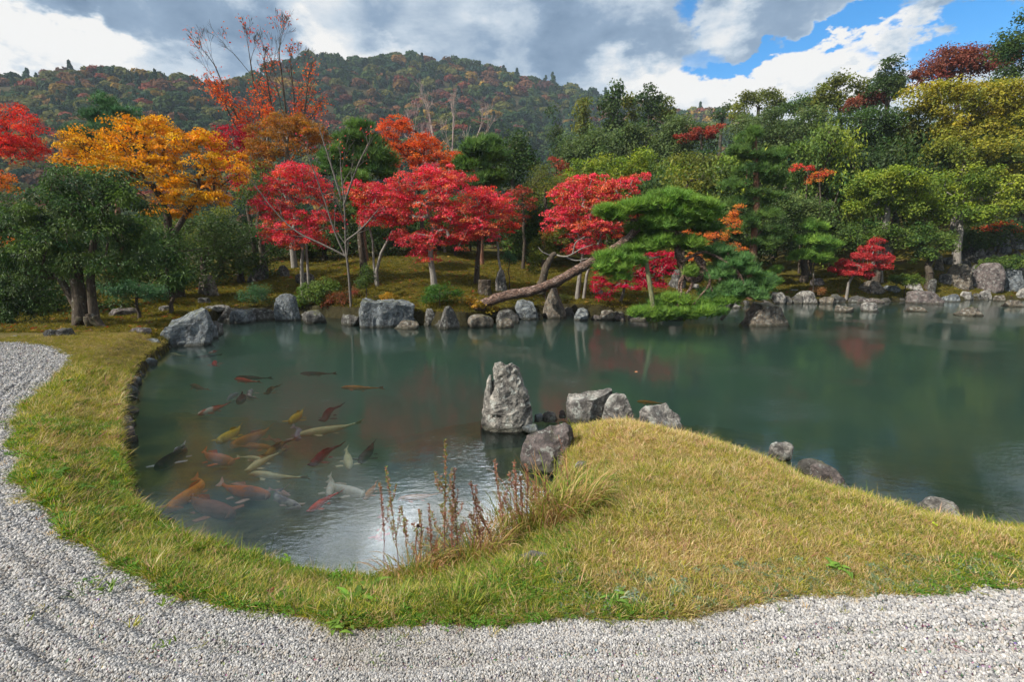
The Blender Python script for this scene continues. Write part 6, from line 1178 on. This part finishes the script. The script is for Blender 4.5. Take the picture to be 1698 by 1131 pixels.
# ------------------------------------------------------------------ tall dry stems, sedge clump and weeds at the near bank
M_STEM = Mat('dry_stem', .8, .2); M_STEM.L(M_STEM.attr(), M_STEM.p.inputs['Base Color']); M_STEM = M_STEM.m
def blade(V, Q_, T_, C_, b, d, L_, w_, c, droop, seg=6):
    s = unit(np.cross(d, [0, 0, 1.]) + rng.normal(size=3) * .3); q = b.copy(); dd = unit(d * .35 + np.array([0, 0, 1.])); i0 = len(V)
    for k in range(seg + 1):
        f = k / seg; ww = w_ * (1 - f) ** .6 * .5 + .0003; V += [q - s * ww, q + s * ww]; C_ += [c, c]
        if k: a = i0 + 2 * (k - 1); Q_.append((a, a + 1, a + 3, a + 2))
        q = q + dd * L_ / seg; dd = unit(dd + (d * .55 + np.array([0, 0, -.9])) * droop / seg * (.5 + 1.6 * f) + rng.normal(size=3) * .05)
def clump(name, label, cat, px, py, n, h, w_, spread, cols, droop=1.0, hh=.0, group=None, Y0=None):
    b = hit(px, py) if Y0 is None else Y0; V, Q_, T_, C_ = [], [], [], []
    for i in range(n):
        a = rng.uniform(0, 6.28); r = spread * math.sqrt(rng.random()); p = np.array([math.cos(a) * r, math.sin(a) * r * .7, -.01]); d = unit(np.array([math.cos(a) + rng.normal() * .6, math.sin(a) + rng.normal() * .6, 0])); c = np.array(cols[rng.integers(len(cols))]) * rng.uniform(.75, 1.2)
        zz = gz(b[0] + p[0], b[1] + p[1]) - b[2]; p[2] = max(zz, -.25) - .01; blade(V, Q_, T_, C_, p, d, h * 1.15 * rng.uniform(.4, 1.15), w_ * rng.uniform(.6, 1.3), c, droop * rng.uniform(.3, 1.5))
    e = empty(name, b, label, cat, group); link('blades', new_mesh('blades', np.array(V), quads=Q_, cols=np.array(C_), mat=M_LEAF), e); return e
DRY = [(.42, .30, .12), (.50, .38, .18), (.36, .22, .09), (.30, .28, .06), (.22, .26, .04), (.45, .25, .12), (.30, .15, .10)]
GRN = [(.14, .20, .03), (.20, .24, .04), (.28, .28, .05), (.10, .16, .03), (.40, .32, .10)]
for (lb, px, py, n, h, sp, cols, dr) in [
    ('densest dry sedge clump at the bank beside the brown boulder', 900, 872, 620, .40, .33, DRY + GRN[:2], 1.3), ('dry reddish grass clump left of the densest sedge', 840, 900, 430, .34, .26, DRY, 1.3), ('green and straw sedge clump right below the brown boulder', 945, 860, 340, .33, .22, DRY[:5] + GRN, 1.3),
    ('loose dry grass clump at the foot of the tall stems', 780, 930, 300, .27, .22, DRY, 1.4), ('thin straw coloured grass at the left foot of the tall stems', 690, 952, 200, .24, .17, DRY, 1.5), ('fresh green long grass tuft at the front water edge', 520, 945, 150, .17, .20, GRN, .8), ('green grass tuft leaning over the water left of the stems', 600, 955, 130, .17, .18, GRN, .9),
    ('long straw blades arching over the water near the front koi', 300, 890, 26, .20, .12, DRY, 1.5), ('sparse straw blades by the left front bank', 420, 915, 26, .17, .15, DRY, 1.5), ('dry overhanging tuft behind the brown boulder', 945, 790, 70, .16, .12, DRY, 1.8),
    ('green grass tuft at the gravel edge in front', 760, 1010, 110, .12, .14, GRN[:4], .9), ('green grass tuft on the gravel edge at the centre left', 640, 1000, 90, .11, .12, GRN[:4], .9)]:
    clump('grass_clump', lb, 'grass clump', px, py, n, h, .0068, sp, cols, dr, group='grass clumps at the near bank')
def spire(label, px0, py0, px1, py1, c, leafy=1.0, twigs=6):
    b = hit(px0, py0); top = PD(px1, py1, b[1]); e = empty('dry_flower_stem', b, label, 'plant', 'tall dry flower stems at the water'); V = []; Q_ = []; C_ = []
    tp = top - b; P = np.array([[0, 0, -.02], tp * .35 + rng.normal(size=3) * .012, tp * .7 + rng.normal(size=3) * .010, tp]); v, q, t = swept(P, [.0026, .0022, .0018, .001], 5, 1, .1)
    stems = [(v, q, t)]; axes = [P]
    for k in range(twigs):
        f = rng.uniform(.18, .7); s = tp * f; a = rng.uniform(0, 6.28); L_ = np.linalg.norm(tp) * rng.uniform(.14, .34) * (1 - f * .5); d = unit(np.array([math.cos(a) * .55, math.sin(a) * .4, 1.0])); Pt = np.array([s, s + d * L_ * .5 + np.array([math.cos(a), math.sin(a), 0]) * .012, s + d * L_ + [0, 0, .01]]); axes.append(Pt); stems.append(swept(Pt, [.0015, .0012, .0008], 4, 1, .1))
    VV = []; QQ = []; TT = []; o = 0
    for v, q, t in stems: VV.append(v); QQ.append(q + o); TT.append(t + o); o += len(v)
    VV = np.vstack(VV); link('stem', new_mesh('stem', VV, quads=np.vstack(QQ), tris=np.vstack(TT), cols=np.tile([.20, .09, .06], (len(VV), 1)), smooth=True, mat=M_STEM), e)
    Ps = []; Ax = []
    for P_ in axes:
        L_ = np.linalg.norm(P_[-1] - P_[0]); m = int(L_ / .0032 * leafy); f = rng.random(m) ** .8; 
        if len(P_) == 4: f = .25 + .75 * f
        k = len(P_) - 1; s = f * k; i = np.minimum(s.astype(int), k - 1); Ps.append(P_[i] * (1 - (s - i))[:, None] + P_[i + 1] * (s - i)[:, None]); Ax.append(np.full(m, 0))
    Ps = np.vstack(Ps); m = len(Ps); ax = unit(rdir(m) * [1, 1, .4] + [0, 0, .55]); cols = pal(c, m, .2); sz = rng.uniform(.008, .022, m); Ps = Ps + ax * sz[:, None] * .5
    v, q, cc = leaves(Ps, np.cross(ax, rdir(m)), sz, .45, cols, ax); link('seed_heads', new_mesh('seed_heads', v, quads=q, cols=cc, mat=M_LEAF), e)
RB = [(.36, .17, .13), (.30, .13, .09), (.42, .24, .17), (.26, .18, .08)]; RG = [(.20, .24, .06), (.36, .20, .13), (.26, .27, .07), (.40, .22, .16)]
SP = [('leftmost thin reddish stem over the water', 636, 935, 630, 802, RB, 1, 1), ('second stem from the left, reddish with bud twigs', 662, 945, 640, 776, RG, 1, 5), ('low branching stem with green tip behind the dark seed pod', 685, 945, 664, 840, RG, 1, 6), ('stem with green brushy tip right of the dark seed pod', 700, 948, 696, 846, RG, 1.2, 4), ('medium reddish stem left of the tallest one', 722, 945, 712, 836, RB, 1, 4),
      ('tallest reddish green stem standing in the middle', 738, 945, 738, 730, RG, 1.2, 7), ('second tall stem just right of the tallest', 750, 940, 754, 776, RB, 1, 6), ('leaning reddish stem with green side shoots', 762, 938, 748, 800, RG, 1.1, 5), ('stem with pink twigs left of the sedge', 800, 930, 780, 800, RB, 1, 6), ('slanting rusty stem before the sedge clump', 820, 925, 788, 806, RB, 1, 4),
      ('upright rusty stem rising from the reddish grass', 838, 905, 820, 762, RB, .8, 4), ('rusty stem right of centre in the dry grass', 855, 900, 853, 765, RB, 1, 4), ('short rusty stem in the dry grass', 870, 895, 862, 790, RB, 1, 3), ('pinkish stem behind the densest sedge', 885, 885, 872, 770, RB, 1, 3), ('rusty stem next to the brown boulder', 900, 870, 884, 800, RB, 1, 3), ('bare brown stem crossing the brown boulder', 948, 850, 926, 722, RB, .15, 2), ('short reddish stem at the right end of the clump', 915, 870, 905, 790, RB, 1, 3)]
for lb, a, b_, c, d, cc, lf, tw in SP: spire(lb, a, b_, c, d, cc, lf, tw)
def seedpod():
    b = hit(682, 945); top = PD(694, 872, b[1]); e = empty('seed_pod_stem', b, 'dark shrivelled iris pod on a bent stem among the reddish stems', 'plant'); tp = top - b; v, q, t = swept(np.array([[0, 0, -.02], tp * .5 + [.004, 0, .01], tp]), [.004, .0035, .003], 6, 1, .1); link('stem', new_mesh('stem', v, quads=q, tris=t, cols=np.tile([.07, .05, .035], (len(v), 1)), smooth=True, mat=M_STEM), e)
    m = 26; ax = unit(rdir(m) + [0, 0, .3]); P = tp + rdir(m) * .008; v, q, cc = leaves(P, rdir(m), rng.uniform(.014, .03, m), .5, pal([(.05, .035, .025), (.08, .05, .04)], m), ax); link('pod', new_mesh('pod', v, quads=q, cols=cc, mat=M_LEAF), e)
seedpod()
def rosette(label, px, py, n, L_, w_, c, up=.35):
    b = hit(px, py); V = []; Q_ = []; C_ = []; e = empty('leafy_weed', b, label, 'weed', 'leafy weeds along the gravel edge')
    n = int(n * 1.7)
    for i in range(n):
        a = i * 2.4 + rng.normal() * .2; d = np.array([math.cos(a), math.sin(a), 0]); s = np.array([-d[1], d[0], 0]); l = L_ * 1.05 * rng.uniform(.6, 1.1); cc = np.array(c) * rng.uniform(.55, 1.1); q = np.array([rng.normal() * .02, rng.normal() * .02, .02]); dd = unit(d + [0, 0, up * 1.0 * rng.uniform(.6, 1.8)]); i0 = len(V)
        for k in range(6):
            f = k / 5; ww = w_ * math.sin(min(1, f * 1.05 + .08) * math.pi * .93) ** .8 * .5 * rng.uniform(.8, 1.15) + .001; V += [q - s * ww + [0, 0, ww * .5], q + 0, q + s * ww + [0, 0, ww * .5]]; C_ += [cc, cc * 1.25, cc]
            if k: a0 = i0 + 3 * (k - 1); Q_ += [(a0, a0 + 1, a0 + 4, a0 + 3), (a0 + 1, a0 + 2, a0 + 5, a0 + 4)]
            q = q + dd * l / 5; dd = unit(dd + np.array([0, 0, -.22]))
    link('leaves', new_mesh('leaves', np.array(V), quads=Q_, cols=np.array(C_), smooth=True, mat=M_LEAF), e)
for (lb, px, py, n, l, w_, c) in [
    ('big bright green dandelion like rosette at the front turf edge', 585, 1005, 22, .125, .026, (.13, .25, .03)), ('second broad rosette just right above the big one', 612, 988, 14, .10, .024, (.15, .26, .035)), ('small bright weed on the gravel below the big rosette', 562, 1048, 9, .06, .016, (.16, .27, .04)), ('leafy weed in the turf near the front water edge', 470, 940, 10, .06, .018, (.14, .26, .03)),
    ('clump of green leaves at the left turf edge, upper', 90, 790, 14, .09, .03, (.09, .19, .025)), ('clump of green leaves at the left turf edge, lower', 130, 815, 14, .09, .03, (.09, .20, .025)), ('leafy weed patch on the narrow left turf', 185, 855, 14, .08, .026, (.10, .20, .025)), ('leafy weed close to the gravel on the left', 145, 862, 12, .07, .024, (.09, .18, .025)),
    ('leafy weed in the middle of the narrow left turf', 165, 715, 9, .07, .024, (.12, .22, .03)), ('silvery green weed at the centre front turf edge', 1045, 998, 12, .05, .012, (.26, .34, .24)), ('silvery green weed right of the centre front turf edge', 1130, 988, 12, .05, .012, (.24, .33, .22)), ('green weed at the front turf edge right of centre', 1025, 1000, 9, .06, .02, (.13, .24, .04)),
    ('small green weed on the front turf at the right', 1390, 950, 9, .05, .02, (.15, .27, .04)), ('little sprout on the open gravel at the left', 180, 985, 12, .05, .007, (.12, .2, .03)), ('little sprout on the open gravel in front', 280, 1010, 6, .04, .01, (.16, .24, .04)), ('tiny sprout on the lower left gravel', 272, 1080, 7, .03, .006, (.14, .22, .03)), ('two lobed weed in the far left turf', 110, 635, 9, .08, .03, (.11, .21, .03))]:
    rosette(lb, px, py, n, l, w_, c, .4 if 'sprout' not in lb else 1.2)
def flat_leaf(label, px, py, size, c, z=None):
    b = hit(px, py) if z is None else PZ(px, py, z); n = 10; an = np.arange(n) / n * 2 * math.pi; r = size * (1 + .18 * np.cos(an * 2)); up = .035 if z is None else .006
    V = np.stack([r * np.cos(an), r * np.sin(an) * .75, .004 * np.sin(an * 3) + up], 1); V = np.vstack([V, V - [0, 0, .0012], [[0, 0, up + .003]], [[0, 0, up - .001]]]); T_ = [(2 * n, j, (j + 1) % n) for j in range(n)] + [(2 * n + 1, n + (j + 1) % n, n + j) for j in range(n)]; Q_ = [(j, n + j, n + (j + 1) % n, (j + 1) % n) for j in range(n)]
    o = link('fallen_leaf', new_mesh('fallen_leaf', V, quads=Q_, tris=T_, cols=np.tile(c, (len(V), 1)), mat=M_LEAF), loc=b); o.rotation_euler = (.35 if z is None else 0, .1, 1.0); tag(o, label, 'leaf')
for a in [('single yellow green leaf lying on the right turf', 1545, 878, .022, (.42, .52, .03)), ('left of two lime leaves on the turf by the sedge', 1003, 905, .013, (.42, .52, .06)), ('right of two lime leaves on the turf by the sedge', 1012, 906, .012, (.42, .52, .06)), ('small brownish red leaf at the front gravel edge', 448, 990, .02, (.30, .09, .06)), ('tiny orange leaf floating on the open pond', 1055, 617, .05, (.60, .30, .15), 0.0), ('brown leaf lying on the left turf', 195, 675, .035, (.20, .08, .04))]:
    flat_leaf(*a)
# ------------------------------------------------------------------ air
def haze():
    x0, x1, y0, y1, z0, z1 = -950, 950, -950, 950, -4, 165
    vs = [(x0, y0, z0), (x1, y0, z0), (x1, y1, z0), (x0, y1, z0), (x0, y0, z1), (x1, y0, z1), (x1, y1, z1), (x0, y1, z1)]
    qs = [(3, 2, 1, 0), (4, 5, 6, 7), (0, 1, 5, 4), (1, 2, 6, 5), (2, 3, 7, 6), (3, 0, 4, 7)]
    m = Mat('haze'); m.nt.nodes.remove(m.p); pv = m.N('ShaderNodeVolumePrincipled'); pv.inputs['Color'].default_value = (.66, .82, 1.0, 1); pv.inputs['Density'].default_value = .0003; m.L(pv.outputs[0], m.out.inputs['Volume'])
    o = link('haze', new_mesh('haze', vs, quads=qs, mat=m.m)); tag(o, kind='stuff'); tag(o, 'thin blue autumn haze over the garden and hills', 'haze')
haze()
print('tris', NTRI)
